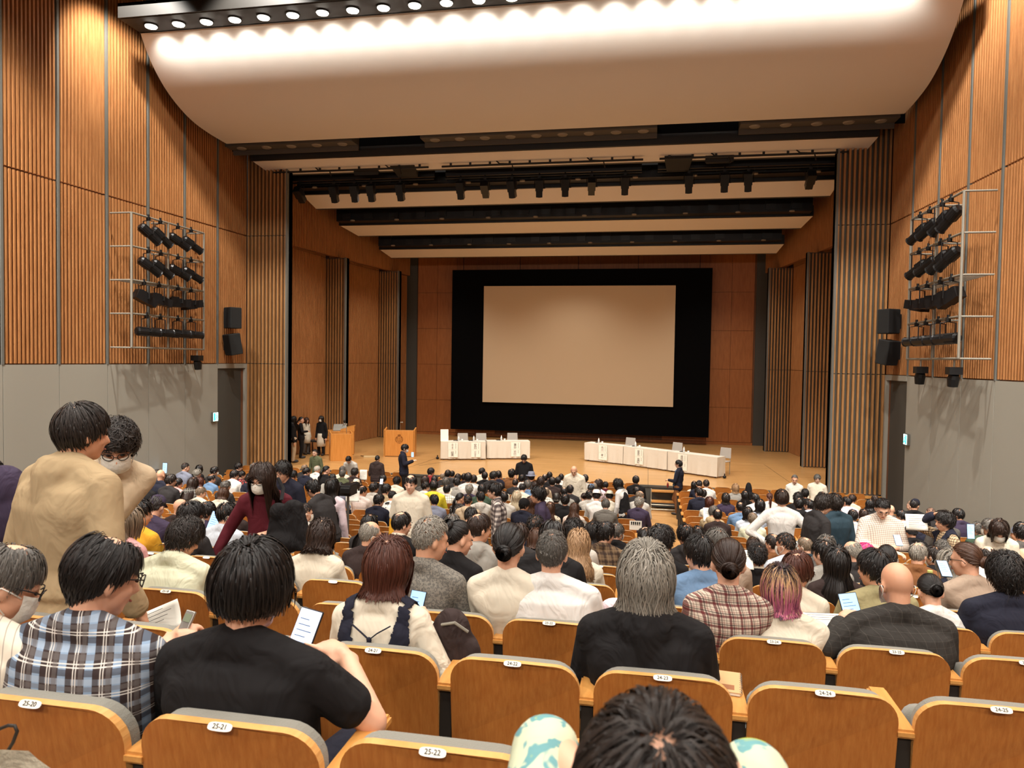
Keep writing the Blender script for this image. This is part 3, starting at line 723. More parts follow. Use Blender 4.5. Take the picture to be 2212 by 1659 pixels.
e_ = empty('desk_camera', (-11.75, 26.75, STAGE_Z+1.12), label='small black camera on a mini tripod on the control desk', cat='camera')
m = MB(); m.ell((0, 0, .2), (.05, .06, .05), 10, 8); m.build('body', M_BLACK, e_)
for a in (0, 2.1, 4.2):
    m = MB(); m.tube([(0, 0, .16), (.1*math.cos(a), .1*math.sin(a), 0)], .009, 5); m.build('leg', M_BLACK, e_)
e_ = empty('piano_bench', (-12.95, 27.15, STAGE_Z), 0.1, label='low black bench against the left stage wall', cat='bench')
m = MB(); m.box(-.42, .42, -.2, .2, .42, .50); m.build('cushion', plain('bench_pad', (52, 48, 44), rough=.6), e_, bevel=.02)
for x in (-.38, .38):
    for y in (-.16, .16):
        m = MB(); m.tube([(x, y, 0), (x, y, .43)], .02, 6); m.build('leg', M_BLACK, e_)
m = MB(); m.box(-.24, .24, -.12, .12, 0, .06); o = m.build('flat_case', plain('case_cream', (190, 165, 120)), bevel=.01); o.location = (-10.5, 26.3, STAGE_Z); o.rotation_euler = (0, 0, .3)
tag(o, 'flat pale case lying on the boards left of the crest lectern', 'case')
m = MB(); m.tube([(-11.0, 26.6, STAGE_Z+.01), (-10.8, 26.5, STAGE_Z+.012), (-10.5, 26.55, STAGE_Z+.012)], .015, 6); tag(m.build('floor_cable', M_BLACK), 'black cable lying on the boards beside the control lectern', 'cable')
# ---- portable stairs up to the stage
e_ = empty('portable_stairs', (.55, 22.42, .215), label='portable wooden steps leading up to the stage at the aisle', cat='steps')
M_TUBE = plain('stair_tube', (196, 188, 168), rough=.35, metal=.4)
for k, (y, z) in enumerate(((.28, .57), (.02, .30))):
    m = MB(); m.box(-.43, .43, y-.12, y+.16, z-.035, z); m.build('tread', M_OAK, e_)
for s in (-1, 1):
    m = MB(); m.tube([(s*.44, .0, .02), (s*.44, .0, .30)], .016, 6); m.tube([(s*.44, .3, .02), (s*.44, .3, .62)], .016, 6); m.tube([(s*.44, -.15, .02), (s*.44, .4, .02)], .016, 6)
    m.tube([(s*.44, -.08, .29), (s*.44, .4, .29)], .014, 6); m.build('side_frame', M_TUBE, e_)
for z in (.06, .2):
    m = MB(); m.tube([(-.44, -.1, z), (.44, -.1, z)], .014, 6); m.build('cross_bar', M_TUBE, e_)
m = MB(); m.box(-.4, .4, .36, .38, .04, .5); m.build('back_panel', M_DKGREY, e_)
# ================================================================== PEOPLE: shapes
def nrm(v): v = np.asarray(v, float); return v/(np.linalg.norm(v)+1e-12)
def rotx(a): c, s = math.cos(a), math.sin(a); return np.array([[1, 0, 0], [0, c, -s], [0, s, c]])
def roty(a): c, s = math.cos(a), math.sin(a); return np.array([[c, 0, s], [0, 1, 0], [-s, 0, c]])
def rotz(a): c, s = math.cos(a), math.sin(a); return np.array([[c, -s, 0], [s, c, 0], [0, 0, 1]])
def remesh(mb, name, voxel, smooth=2, mat=None, decim=0):
    me = mb.mesh(name+'_raw', [])
    o = bpy.data.objects.new('tmp', me)
    r_ = o.modifiers.new('r', 'REMESH'); r_.mode = 'VOXEL'; r_.voxel_size = voxel; r_.use_smooth_shade = True
    if smooth: s_ = o.modifiers.new('s', 'SMOOTH'); s_.factor = .5; s_.iterations = smooth
    if decim: d_ = o.modifiers.new('d', 'DECIMATE'); d_.ratio = decim
    out = bake(o); out.name = name
    bpy.data.objects.remove(o); bpy.data.meshes.remove(me)
    out.materials.clear()
    if mat: out.materials.append(mat)
    out.polygons.foreach_set('use_smooth', [True]*len(out.polygons))
    return out
def capsule(mb, a, b_, ra, rb, n=10):
    a = np.asarray(a, float); b_ = np.asarray(b_, float)
    mb.tube([a, a*.75+b_*.25, a*.5+b_*.5, a*.25+b_*.75, b_], [ra, ra*.75+rb*.25, ra*.5+rb*.5, ra*.25+rb*.75, rb], n)
    mb.ell(a, (ra, ra, ra), n, 8); mb.ell(b_, (rb, rb, rb), n, 8)
def hand(mb, w, d, up, side, curl=.5, size=1.0, spread=.0, point=False, pinch=False):
    """w wrist, d direction of the fingers, up back of the hand, side +1 thumb towards cross(d,up)"""
    d = nrm(d); up = nrm(np.asarray(up, float)-d*(np.asarray(up, float)@d)); lat = np.cross(d, up)*side
    w = np.asarray(w, float); S = size
    R_ = np.stack([lat, d, up], 1)
    mb.ell(w+d*.045*S, np.array([.040, .052, .016])*S, 12, 8, R_)
    capsule(mb, w-d*.02*S, w+d*.03*S, .025*S, .026*S, 8)
    lens = [.074, .084, .078, .060]; offs = [.028, .0095, -.0095, -.027]
    for i in range(4):
        c = curl*(1.0+.12*i)
        if point and i == 0: c = .12
        base = w+d*(.085-.004*abs(i-1))*S+lat*offs[i]*S
        ang = .25*c; p = base; L = lens[i]*S
        for k, fr in enumerate((.45, .32, .26)):
            ang += c*(.75 if k == 0 else .85); dd = nrm(d*math.cos(ang)-up*math.sin(ang)+lat*spread*(1.5-i)*.1)
            q = p+dd*L*fr; r0 = (.0098-.0012*k-.0007*(i == 3))*S; capsule(mb, p, q, r0, r0*.9, 8); p = q
    p = w+d*.022*S+lat*.030*S-up*.004*S; dd = nrm(d*.62+lat*.75-up*.25)
    for k, fr in enumerate((.042, .034, .027)):
        q = p+dd*fr*S; capsule(mb, p, q, (.0135-.0018*k)*S, (.012-.0018*k)*S, 8); p = q; dd = nrm(dd+d*.35-lat*.25*(1+curl)-up*.15*(1+curl))
class Pose: pass
def solve_pose(sit=True, fem=False, lean=-4, hp=5, hy=0, hr=0, sh=None, bulk=1.0, arms=None, neck=12, twist=0, legs=None, torso=None, tilt=0, py=.24):
    P = Pose(); P.sit = sit; P.fem = fem; P.bulk = bulk
    P.sh = sh if sh else (.160 if fem else .188)
    TL = torso if torso else (.475 if fem else .505)
    P.pel = np.array([0, py, .50]) if sit else np.array([0, 0, .90 if not fem else .84])
    l = math.radians(lean); t2 = math.radians(tilt)
    P.dir = nrm([math.sin(t2), math.sin(l)*math.cos(t2), math.cos(l)*math.cos(t2)])
    P.N = P.pel+P.dir*TL
    tw = math.radians(twist); P.lat = rotz(tw)@np.array([1, 0, 0]); P.fwd = nrm(np.cross(P.dir, P.lat))*1.0
    P.fwd = nrm(np.cross(np.array([0, 0, 1.0]), P.lat))
    n_ = math.radians(lean+neck+.45*hp); nd = nrm(P.fwd*math.sin(n_)+np.array([0, 0, 1])*math.cos(n_)+P.lat*math.sin(t2))
    P.hb = P.N+nd*.075                                  # base of the skull
    P.Rh = rotz(tw+math.radians(hy))@roty(math.radians(hr))@rotx(-math.radians(hp))
    P.hc = P.hb+P.Rh@np.array([0, .018, .085])           # middle of the head
    P.top = (P.hc+P.Rh@np.array([0, -.012, .124]))[2]
    P.shj = {s: P.N-P.dir*.062+P.lat*s*P.sh for s in (-1, 1)}
    P.arms = {}
    for s in (-1, 1):
        a = (arms or {}).get(s)
        if a is None:
            if sit: el = P.shj[s]+P.lat*s*.055+P.fwd*.09-np.array([0, 0, .275]); wr = el+P.fwd*.215-P.lat*s*.10-np.array([0, 0, .02])
            else: el = P.shj[s]+P.lat*s*.06-P.fwd*.02-np.array([0, 0, .29]); wr = el+P.fwd*.06+P.lat*s*.01-np.array([0, 0, .25])
            P.arms[s] = (el, wr)
        else: P.arms[s] = (np.asarray(a[0], float), np.asarray(a[1], float))
    P.legs = {}
    for s in (-1, 1):
        hip = P.pel+P.lat*s*.09-np.array([0, 0, .02])
        if legs and s in legs: P.legs[s] = (hip,)+tuple(np.asarray(q, float) for q in legs[s])
        elif sit: P.legs[s] = (hip, hip+np.array([s*.05, .42, .0]), hip+np.array([s*.05, .44, -.41]))
        else: P.legs[s] = (hip, hip+np.array([s*.01, .02, -.42]), np.array([hip[0]+s*.01, hip[1]-.02, .085]))
    return P
TS = [(0, .172, .125, 0), (.22, .150, .108, 0), (.45, .160, .112, -.006), (.7, .178, .112, -.016), (.86, .165, .095, -.012), (.95, .112, .078, -.004), (1.02, .060, .060, 0)]
def torso(mb, P, inf=0.0, z_end=1.02, k=1.0):
    pts = []; rr = []
    f = .93 if P.fem else 1.0
    for t, rx, ry, dy in TS:
        if t > z_end+1e-6: break
        pts.append(P.pel+(P.N-P.pel)*t+P.fwd*dy*1.0); 
        w = rx*f*(P.sh/.188 if t > .4 else 1)*(P.bulk if t < .9 else 1)
        rr.append((w+inf, ry*f*(P.bulk if t < .9 else 1)+inf))
    # tube frame: first axis must follow lat
    n = 20; vs_ = []; fs = []
    for p, (rx, ry) in zip(pts, rr):
        for q in range(n):
            a = 2*PI*q/n; ca, sa = math.cos(a), math.sin(a); e = .82
            vs_.append(p+P.lat*(math.copysign(abs(ca)**e, ca)*rx)+P.fwd*(math.copysign(abs(sa)**e, sa)*ry))
    for i in range(len(pts)-1):
        for q in range(n): fs.append((i*n+q, i*n+(q+1) % n, (i+1)*n+(q+1) % n, (i+1)*n+q))
    fs.append(tuple(range(n-1, -1, -1))); fs.append(tuple((len(pts)-1)*n+q for q in range(n)))
    mb.add(vs_, fs)
def shoulders(mb, P, inf=0.0):
    for s in (-1, 1):
        j = P.shj[s]; capsule(mb, P.N+np.array([0, 0, .012])+P.lat*s*.02-P.fwd*.012, j, .050+inf, .052+inf)
        capsule(mb, P.N-P.dir*.12+P.lat*s*.09-P.fwd*.018, j-P.lat*s*.015-P.dir*.03, .085+inf*.7, .060+inf)
def arm(mb, P, s, inf, upto=2.0, k=1.0):
    """upto 0..1 upper arm, 1..2 forearm"""
    j = P.shj[s]; el, wr = P.arms[s]; f = .88 if P.fem else 1.0
    a, b_, c = .052*f*k, .043*f*k, .029*f*k
    if upto <= 1: e = j+(el-j)*upto; capsule(mb, j, e, a+inf, a+(b_-a)*upto+inf*1.25); return e
    capsule(mb, j, el, a+inf, b_+inf)
    e = el+(wr-el)*(upto-1); capsule(mb, el, e, b_+inf, b_+(c-b_)*(upto-1)+inf)
    return e
def head(mb, P, n=20):
    R_ = P.Rh; c = P.hc
    def at(x, y, z): return c+R_@np.array([x, y, z])
    mb.ell(at(0, -.014, .028), (.075, .093, .094), n, 14, R_)
    mb.ell(at(0, .022, -.035), (.061, .068, .080), n, 12, R_)
    mb.ell(at(0, .052, -.088), (.034, .034, .028), 12, 8, R_)       # chin
    mb.ell(at(0, .066, .018), (.052, .028, .022), 12, 8, R_)        # brow
    for s in (-1, 1):
        mb.ell(at(s*.035, .058, -.030), (.022, .026, .022), 10, 8, R_)   # cheek
        mb.ell(at(s*.077, -.008, -.012), (.011, .021, .033), 10, 8, R_@rotz(s*.35))  # ear
    mb.tube([at(0, .084, .012), at(0, .098, -.012), at(0, .108, -.028), at(0, .090, -.040)], [.009, .011, .015, .012], 8)
    mb.ell(at(0, .084, -.062), (.023, .012, .012), 10, 8, R_)       # lips
    capsule(mb, P.N-P.dir*.02, at(0, -.022, -.055), .058 if not P.fem else .050, .052 if not P.fem else .046, 12)
    capsule(mb, P.N, at(0, -.028, -.03), .05, .055, 12)
def legs_(mb, P, inf=0.0):
    for s in (-1, 1):
        h, k, a = P.legs[s]
        capsule(mb, h, k, .082+inf, .058+inf); capsule(mb, k, a, .056+inf, .040+inf*1.5)
def feet(mb, P, inf=0):
    for s in (-1, 1):
        h, k, a = P.legs[s]; mb.ell(a+P.fwd*.07-np.array([0, 0, .045]), (.042+inf, .125+inf, .042), 12, 8, np.stack([P.lat, P.fwd, [0, 0, 1]], 1))
def body_mesh(P, voxel=.012, hands=True, sm=1, handspec=None, dec=0):
    mb = MB(); torso(mb, P, -.010); shoulders(mb, P, -.014); head(mb, P)
    for s in (-1, 1):
        arm(mb, P, s, 0)
        el, wr = P.arms[s]; d = nrm(wr-el); hs = (handspec or {}).get(s, {})
        if hands: hand(mb, wr+d*.01, hs.get('d', d), hs.get('up', np.array([0, 0, 1])+P.lat*s*.3), hs.get('side', -s), hs.get('curl', .55), .93 if P.fem else 1.0, point=hs.get('point', False))
    legs_(mb, P); feet(mb, P)
    return remesh(mb, 'person', voxel, sm, None, dec)
def shirt_mesh(P, style='crew', voxel=.013, sleeve=1.93, inf=.014, hem=-.02, sm=3, dec=0):
    mb = MB(); torso(mb, P, inf, .97); shoulders(mb, P, inf)
    if not P.sit or hem < -.05:
        capsule(mb, P.pel+np.array([0, 0, hem])+P.lat*.06, P.pel-P.lat*.06+np.array([0, 0, hem]), .125*P.bulk+inf, .125*P.bulk+inf)
    for s in (-1, 1): arm(mb, P, s, inf, sleeve)
    N = P.N
    def ring(r, h, rad, tiltb=.02, z0=0.0):
        pts = []
        for k in range(17):
            a = 2*PI*k/16; pts.append(N+P.lat*(r*math.cos(a))+P.fwd*(r*.98*math.sin(a)+.008)+np.array([0, 0, z0+h-math.sin(a)*tiltb]))
        return pts
    if style in ('collar', 'jacket'):
        for h in (.012, .030, .046): mb.tube(ring(.064-.006*(h > .03), h, 0), .012, 8)
        if style == 'collar':
            for h in (.0, .018): mb.tube(ring(.074, h, 0), .012, 8)
        else:
            for h in (-.01, .012): mb.tube(ring(.078, h, 0, .035), .016, 8)
    elif style == 'turtle':
        for h in (.01, .03, .05, .065): mb.tube(ring(.056, h, 0), .012, 8)
    elif style == 'hood':
        pts = []
        for k in range(13):
            a = PI+.25+(PI-.5)*k/12 if False else PI*(1.0+k/12)
            x, y = math.cos(a), math.sin(a)
            pts.append(N+P.lat*(x*.098)+P.fwd*(y*.105+.02)+np.array([0, 0, .032+.028*y*-1*.6-.02]))
        mb.tube(pts, [(.030+.016*math.sin(PI*k/12)) for k in range(13)], 10)
        capsule(mb, N-P.fwd*.105+np.array([0, 0, -.01]), N-P.fwd*.125-P.dir*.10, .055, .040)
        for s in (-1, 1): capsule(mb, N-P.fwd*.085+P.lat*s*.06+np.array([0, 0, .0]), N-P.fwd*.12-P.dir*.13+P.lat*s*.015, .045, .03)
    else:
        mb.tube(ring(.064, .004, 0, .012), .011, 8)
    return remesh(mb, 'shirt', voxel, sm, None, dec)
def trouser_mesh(P, voxel=.016, inf=.014, upto=1.0):
    mb = MB()
    capsule(mb, P.pel+P.lat*.075-np.array([0, 0, .03]), P.pel-P.lat*.075-np.array([0, 0, .03]), .112*min(P.bulk, 1.15)+inf, .112*min(P.bulk, 1.15)+inf)
    legs_(mb, P, inf); return remesh(mb, 'trousers', voxel, 2, None, .35)
def shoe_mesh(P):
    mb = MB(); feet(mb, P, .008); return remesh(mb, 'shoes', .014, 1, None, .5)

# ---- hair: ribbons combed over the skull
HC0 = np.array([0, -.013, .026]); HR = np.array([.0775, .0955, .0975]); HR = HR*1.0
LINE_C = [-1, -.6, -.15, .2, .55, 1.0]; LINE_Z = [-.66, -.52, -.12, .12, .46, .56]
def hair_roots(R_, n, zoff=0.0, bald=None, front=True):
    out = []
    while len(out) < n:
        d = R_.normal(size=(4*n, 3)); d /= np.linalg.norm(d, axis=1)[:, None]
        h = np.hypot(d[:, 0], d[:, 1])+1e-9; c = d[:, 1]/h
        ok = d[:, 2] > np.interp(c, LINE_C, LINE_Z)+zoff
        if bald is not None:
            pole, rad, soft = bald; ang = np.arccos(np.clip(d@nrm(pole), -1, 1)); ok &= (ang > rad+R_.uniform(-soft, soft, len(ang)))
        out += list(d[ok])
    return np.array(out[:n])
def ribbons(paths, width, R_, outn):
    """paths (n,k,3) -> verts, faces, colours"""
    n, k, _ = paths.shape
    t = np.gradient(paths, axis=1); t /= (np.linalg.norm(t, axis=2)[:, :, None]+1e-9)
    s = np.cross(t, outn); s /= (np.linalg.norm(s, axis=2)[:, :, None]+1e-9)
    tl = R_.uniform(-.5, .5, (n, 1, 1)); s = s*np.cos(tl)+outn*np.sin(tl)
    w = (width*R_.uniform(.6, 1.3, n))[:, None]*np.concatenate([np.ones(k-2)*1.0, [.75, .15]])[None, :]
    A = paths-s*w[:, :, None]*.5; B = paths+s*w[:, :, None]*.5
    V = np.stack([A, B], 2).reshape(-1, 3)
    base = (np.arange(n)*2*k)[:, None]; i = np.arange(k-1)[None, :]*2
    Fq = np.stack([base+i, base+i+1, base+i+3, base+i+2], 2).reshape(-1, 4)
    col = np.zeros((n, k, 2, 4), np.float32); col[..., 3] = 1
    col[..., 0] = R_.uniform(0, 1, n)[:, None, None]; col[..., 1] = np.linspace(0, 1, k)[None, :, None]; col[:, :, 1, 2] = 1
    return V, Fq, col.reshape(-1, 4)
def hair_mesh(kind, seed=1, fine=1.0, name='hair'):
    R_ = np.random.RandomState(seed)
    K = dict(L=.075, up=.10, grav=.5, thick=.018, cut=None, bangs=.03, wave=0, zoff=0, bald=None, tie=None, n=900, k=7, part=0, flare=0, stick=.97)
    S = {'short': dict(L=.085, up=.10, thick=.020), 'crop': dict(L=.030, up=.40, thick=.010, grav=.1, stick=.6), 'spiky': dict(L=.045, up=.55, thick=.02, grav=0, stick=.45),
         'messy': dict(L=.095, up=.22, thick=.03, wave=.008, grav=.5, stick=.86), 'curly': dict(L=.08, up=.4, thick=.04, wave=.016, grav=.3, k=9, stick=.7),
         'bowl': dict(L=.15, up=.04, thick=.022, grav=.9, cut=-.055, bangs=.02, k=9), 'bob': dict(L=.27, up=.05, thick=.030, grav=1.4, cut=-.125, k=11, n=1100, bangs=.05),
         'wavybob': dict(L=.30, up=.08, thick=.032, grav=1.3, cut=-.14, wave=.011, k=12, n=1100, flare=.3), 'long': dict(L=.50, up=.03, thick=.028, grav=1.6, cut=-.36, k=15, n=1200, bangs=.06),
         'xlong': dict(L=.75, up=.03, thick=.026, grav=1.7, cut=-.58, k=18, n=1200), 'wavylong': dict(L=.46, up=.06, thick=.034, grav=1.5, cut=-.30, wave=.012, k=15, n=1200), 'mane': dict(L=.30, up=.05, thick=.036, grav=1.2, cut=-.128, wave=.008, k=13, n=1300, flare=.55),
         'bun': dict(tie=(0, -.93, -.30), L=.2, k=9), 'highbun': dict(tie=(0, -.8, .55), L=.2, k=9), 'pony': dict(tie=(0, -.97, -.05), L=.2, k=9), 'lowtail': dict(tie=(0, -.86, -.50), L=.2, k=9),
         'ring': dict(L=.05, up=.08, thick=.012, bald=((0, .25, .97), .88, .10), zoff=.0, n=800), 'thin': dict(L=.065, up=.05, thick=.012, bald=((0, -.30, .95), .42, .16), n=850),
         'comb': dict(L=.075, up=.05, thick=.014, bald=((0, .20, .98), .62, .22), n=900), 'shaved': dict(L=.010, up=.8, thick=.004, grav=0, k=3, n=1500)}
    K.update(S[kind]); n = int(K['n']*fine)
    if kind == 'shaved': fine = max(fine, 1)
    crown = nrm([.04, -.42, .9]) if K['bald'] is None else nrm(K['bald'][0]); Vs = []; Fs = []; Cs = []; off = 0
    for pas, (cnt, wid, lo, hi) in enumerate(((int(400*min(fine, 1.5)), .016, 0.0, .45), (n, .0058/math.sqrt(fine), .35, 1.0))):
        if kind in ('crop', 'shaved', 'spiky'): wid *= .62; cnt = int(cnt*1.5)
        d = hair_roots(R_, cnt, K['zoff'], K['bald']); m = len(d); k = K['k']
        lay = 1+(K['thick']*R_.uniform(lo, hi, m))/.09
        if K['tie'] is not None:
            tie = nrm(K['tie']); lay = 1.03+.07*R_.uniform(lo, hi, m)
            om = np.arccos(np.clip(d@tie, -1, 1)); P_ = np.zeros((m, k, 3)); end = np.clip((om-.12)/np.maximum(om, 1e-3), 0, 1)
            for i in range(k):
                f = i/(k-1)*end; so = np.sin(om)+1e-9
                q = d*(np.sin((1-f)*om)/so)[:, None]+tie[None, :]*(np.sin(f*om)/so)[:, None]
                P_[:, i] = HC0+q*HR*(lay*(1+.02*math.sin(PI*i/(k-1))))[:, None]
        else:
            fl = -(crown[None, :]-d*(d@crown)[:, None]); fl /= (np.linalg.norm(fl, axis=1)[:, None]+1e-6)
            fl += R_.normal(size=(m, 3))*(.18 if kind not in ('messy', 'curly', 'crop', 'spiky') else .4)
            dr = fl*(1-K['up'])+d*K['up']; dr /= np.linalg.norm(dr, axis=1)[:, None]
            p = HC0+d*HR*lay[:, None]; P_ = np.zeros((m, k, 3)); P_[:, 0] = HC0+d*HR*1.01
            L = K['L']*R_.uniform(.75, 1.08, m); st = L/(k-1)
            cutz = np.full(m, -9.0)
            if K['cut'] is not None: cutz[:] = K['cut']+R_.normal(size=m)*.008
            fr = (d[:, 1] > .25) & (np.abs(d[:, 0]) < .55)
            cutz[fr] = np.maximum(cutz[fr], K['bangs']+R_.normal(size=fr.sum())*.006+.02*(np.abs(d[fr, 0]) > .4)*0)
            ph = R_.uniform(0, 6.3, m); perp = np.cross(dr, d)
            done = np.zeros(m, bool)
            for i in range(1, k):
                qn = (p-HC0)/(HR**2); qn /= (np.linalg.norm(qn, axis=1)[:, None]+1e-9); dt = np.sum(dr*qn, 1)
                near = p[:, 2] > -.05
                dr = dr-qn*(np.where((dt > 0) & near, dt*K['stick'], 0))[:, None]
                dr = dr+np.array([0, 0, -1.0])*(K['grav']*st*6)[:, None]
                dr /= np.linalg.norm(dr, axis=1)[:, None]
                pn = p+dr*st[:, None]
                q = (pn-HC0)/HR; r = np.linalg.norm(q, axis=1)
                push = r < lay; q[push] *= (lay[push]/r[push])[:, None]; pn = HC0+q*HR
                if K['cut'] is not None and K['cut'] < -.1:            # keep off the neck and the upper back
                    low = pn[:, 2] < -.07; w_ = np.clip((-.07-pn[:, 2])/.14, 0, 1)
                    rx = .068+.07*w_*(pn[:, 1] < 0)+.02*(lay-1)*3; ry = .072+.055*w_; e = np.sqrt((pn[:, 0]/rx)**2+((pn[:, 1]+.02)/ry)**2)
                    mv = low & (e < 1); sc = np.where(mv, 1/np.maximum(e, .05), 1); pn[:, 0] *= np.clip(sc, 1, 2.2); pn[:, 1] = -.02+(pn[:, 1]+.02)*np.clip(sc, 1, 2.2)
                    if K['flare']:
                        fz = pn[:, 2] < -.06; h = pn.copy(); h[:, 2] = 0; h /= (np.linalg.norm(h, axis=1)[:, None]+1e-6); pn += h*(fz*K['flare']*.012)[:, None]
                face = (pn[:, 1] > .035) & (np.abs(pn[:, 0]) < .066) & (pn[:, 2] < K['bangs']-.01) & ~fr
                pn[face, 0] = np.sign(pn[face, 0]+1e-6)*.07
                stop = pn[:, 2] < cutz; done |= stop
                pn = np.where(done[:, None], p+(pn-p)*.06, pn)
                wv = K['wave']*math.sin(1)*np.sin(ph+i*1.5)
                P_[:, i] = pn+perp*wv[:, None]; p = pn
        on = (P_-HC0)/(HR**2); on /= (np.linalg.norm(on, axis=2)[:, :, None]+1e-9)
        V, Fq, C = ribbons(P_, wid, R_, on); Vs.append(V); Fs.append(Fq+off); Cs.append(C); off += len(V)
    if K['tie'] is not None:                       # the knot or the tail
        tp = HC0+nrm(K['tie'])*HR*1.10; m = int(260*fine); k = 10
        if kind in ('bun', 'highbun'):
            a = R_.uniform(0, 6.3, m); b0 = R_.uniform(0, 6.3, m); P_ = np.zeros((m, k, 3))
            ax = nrm(K['tie']); u_ = nrm(np.cross(ax, [1, 0, 0])); v_ = np.cross(ax, u_)
            for i in range(k):
                an = a+i*.30; th = b0+i*.25; rr = .024+.017*np.cos(th)
                P_[:, i] = tp+ax*.012+(u_[None, :]*np.cos(an)[:, None]+v_[None, :]*np.sin(an)[:, None])*rr[:, None]*1.05+ax[None, :]*(.018*np.sin(th))[:, None]
            on = P_-(tp+ax*.01); on /= (np.linalg.norm(on, axis=2)[:, :, None]+1e-9)
            V, Fq, C = ribbons(P_, .010, R_, on)
        else:
            Lt = .34 if kind == 'pony' else .16; k = 14; P_ = np.zeros((m, k, 3)); a = R_.uniform(0, 6.3, m); q = np.sqrt(R_.uniform(0, 1, m)); ln = R_.uniform(.8, 1.05, m)
            for i in range(k):
                t = i/(k-1); rad = .010+.024*math.sin(PI*min(t*1.1+.12, 1))*1.1
                c = tp+np.array([0, -.035*math.sin(t*2.2), 0]); P_[:, i] = c+np.stack([np.cos(a)*q*rad, np.sin(a)*q*rad*.8, -t*Lt*ln], 1)
                P_[:, i, 0] += .006*np.sin(a*3+i)
            on = P_-P_.mean(0)[None]; on[:, :, 2] = 0; on /= (np.linalg.norm(on, axis=2)[:, :, None]+1e-9)
            V, Fq, C = ribbons(P_, .008, R_, on)
        Vs.append(V); Fs.append(Fq+off); Cs.append(C); off += len(V)
    V = np.concatenate(Vs); Fq = np.concatenate(Fs); C = np.concatenate(Cs)
    me = bpy.data.meshes.new(name)
    me.vertices.add(len(V)); me.vertices.foreach_set('co', V.astype(np.float32).ravel())
    me.loops.add(len(Fq)*4); me.loops.foreach_set('vertex_index', Fq.astype(np.int32).ravel())
    me.polygons.add(len(Fq)); me.polygons.foreach_set('loop_start', np.arange(0, len(Fq)*4, 4, dtype=np.int32)); me.polygons.foreach_set('loop_total', np.full(len(Fq), 4, np.int32))
    me.polygons.foreach_set('use_smooth', [True]*len(Fq)); me.update(calc_edges=True)
    at = me.color_attributes.new('strand', 'FLOAT_COLOR', 'POINT'); at.data.foreach_set('color', C.ravel())
    me.materials.append(None); return me
def hair_mat(name, c1, c2, rough=.38, tip=None, roots=None):
    key = 'hair_'+name
    if key in _M: return _M[key]
    m, nt, b = principled(key)
    a = nt.nodes.new('ShaderNodeAttribute'); a.attribute_name = 'strand'; sp = nt.nodes.new('ShaderNodeSeparateColor'); nt.links.new(a.outputs['Color'], sp.inputs[0])
    mx = nt.nodes.new('ShaderNodeMixRGB'); mx.inputs['Color1'].default_value = rgb(*c1); mx.inputs['Color2'].default_value = rgb(*c2)
    cv = nt.nodes.new('ShaderNodeCombineXYZ')      # fine strands within each lock
    for q, (src, k_) in enumerate(((sp.outputs[2], 7.0), (sp.outputs[0], 61.0), (sp.outputs[1], 2.2))):
        mm = nt.nodes.new('ShaderNodeMath'); mm.operation = 'MULTIPLY'; mm.inputs[1].default_value = k_; nt.links.new(src, mm.inputs[0]); nt.links.new(mm.outputs[0], cv.inputs[q])
    ns = nt.nodes.new('ShaderNodeTexNoise'); ns.inputs['Scale'].default_value = 1.0; ns.inputs['Detail'].default_value = 2; nt.links.new(cv.outputs[0], ns.inputs['Vector'])
    mr = nt.nodes.new('ShaderNodeMapRange'); mr.inputs[1].default_value = .32; mr.inputs[2].default_value = .68; nt.links.new(ns.outputs['Fac'], mr.inputs[0])
    bp = nt.nodes.new('ShaderNodeBump'); bp.inputs['Strength'].default_value = .5; bp.inputs['Distance'].default_value = .004; nt.links.new(ns.outputs['Fac'], bp.inputs['Height']); nt.links.new(bp.outputs['Normal'], b.inputs['Normal'])
    nt.links.new(mr.outputs[0], mx.inputs['Fac']); out = mx.outputs['Color']
    if tip:
        cr = nt.nodes.new('ShaderNodeValToRGB'); e = cr.color_ramp.elements; e[0].position = tip[0][0]; e[0].color = rgb(*tip[0][1]); e[1].position = tip[-1][0]; e[1].color = rgb(*tip[-1][1])
        for pos, c in tip[1:-1]: q = e.new(pos); q.color = rgb(*c)
        nt.links.new(sp.outputs[1], cr.inputs['Fac'])
        m2 = nt.nodes.new('ShaderNodeMixRGB'); m2.blend_type = 'MIX'
        th = nt.nodes.new('ShaderNodeMath'); th.operation = 'GREATER_THAN'; th.inputs[1].default_value = .80
        nt.links.new(sp.outputs[0], th.inputs[0]); nt.links.new(th.outputs[0], m2.inputs['Fac']); nt.links.new(cr.outputs['Color'], m2.inputs['Color1']); m2.inputs['Color2'].default_value = rgb(*c1); out = m2.outputs['Color']
    nt.links.new(out, b.inputs['Base Color']); b.inputs['Roughness'].default_value = rough; b.inputs['Specular IOR Level'].default_value = .45
    _M[key] = m; return m
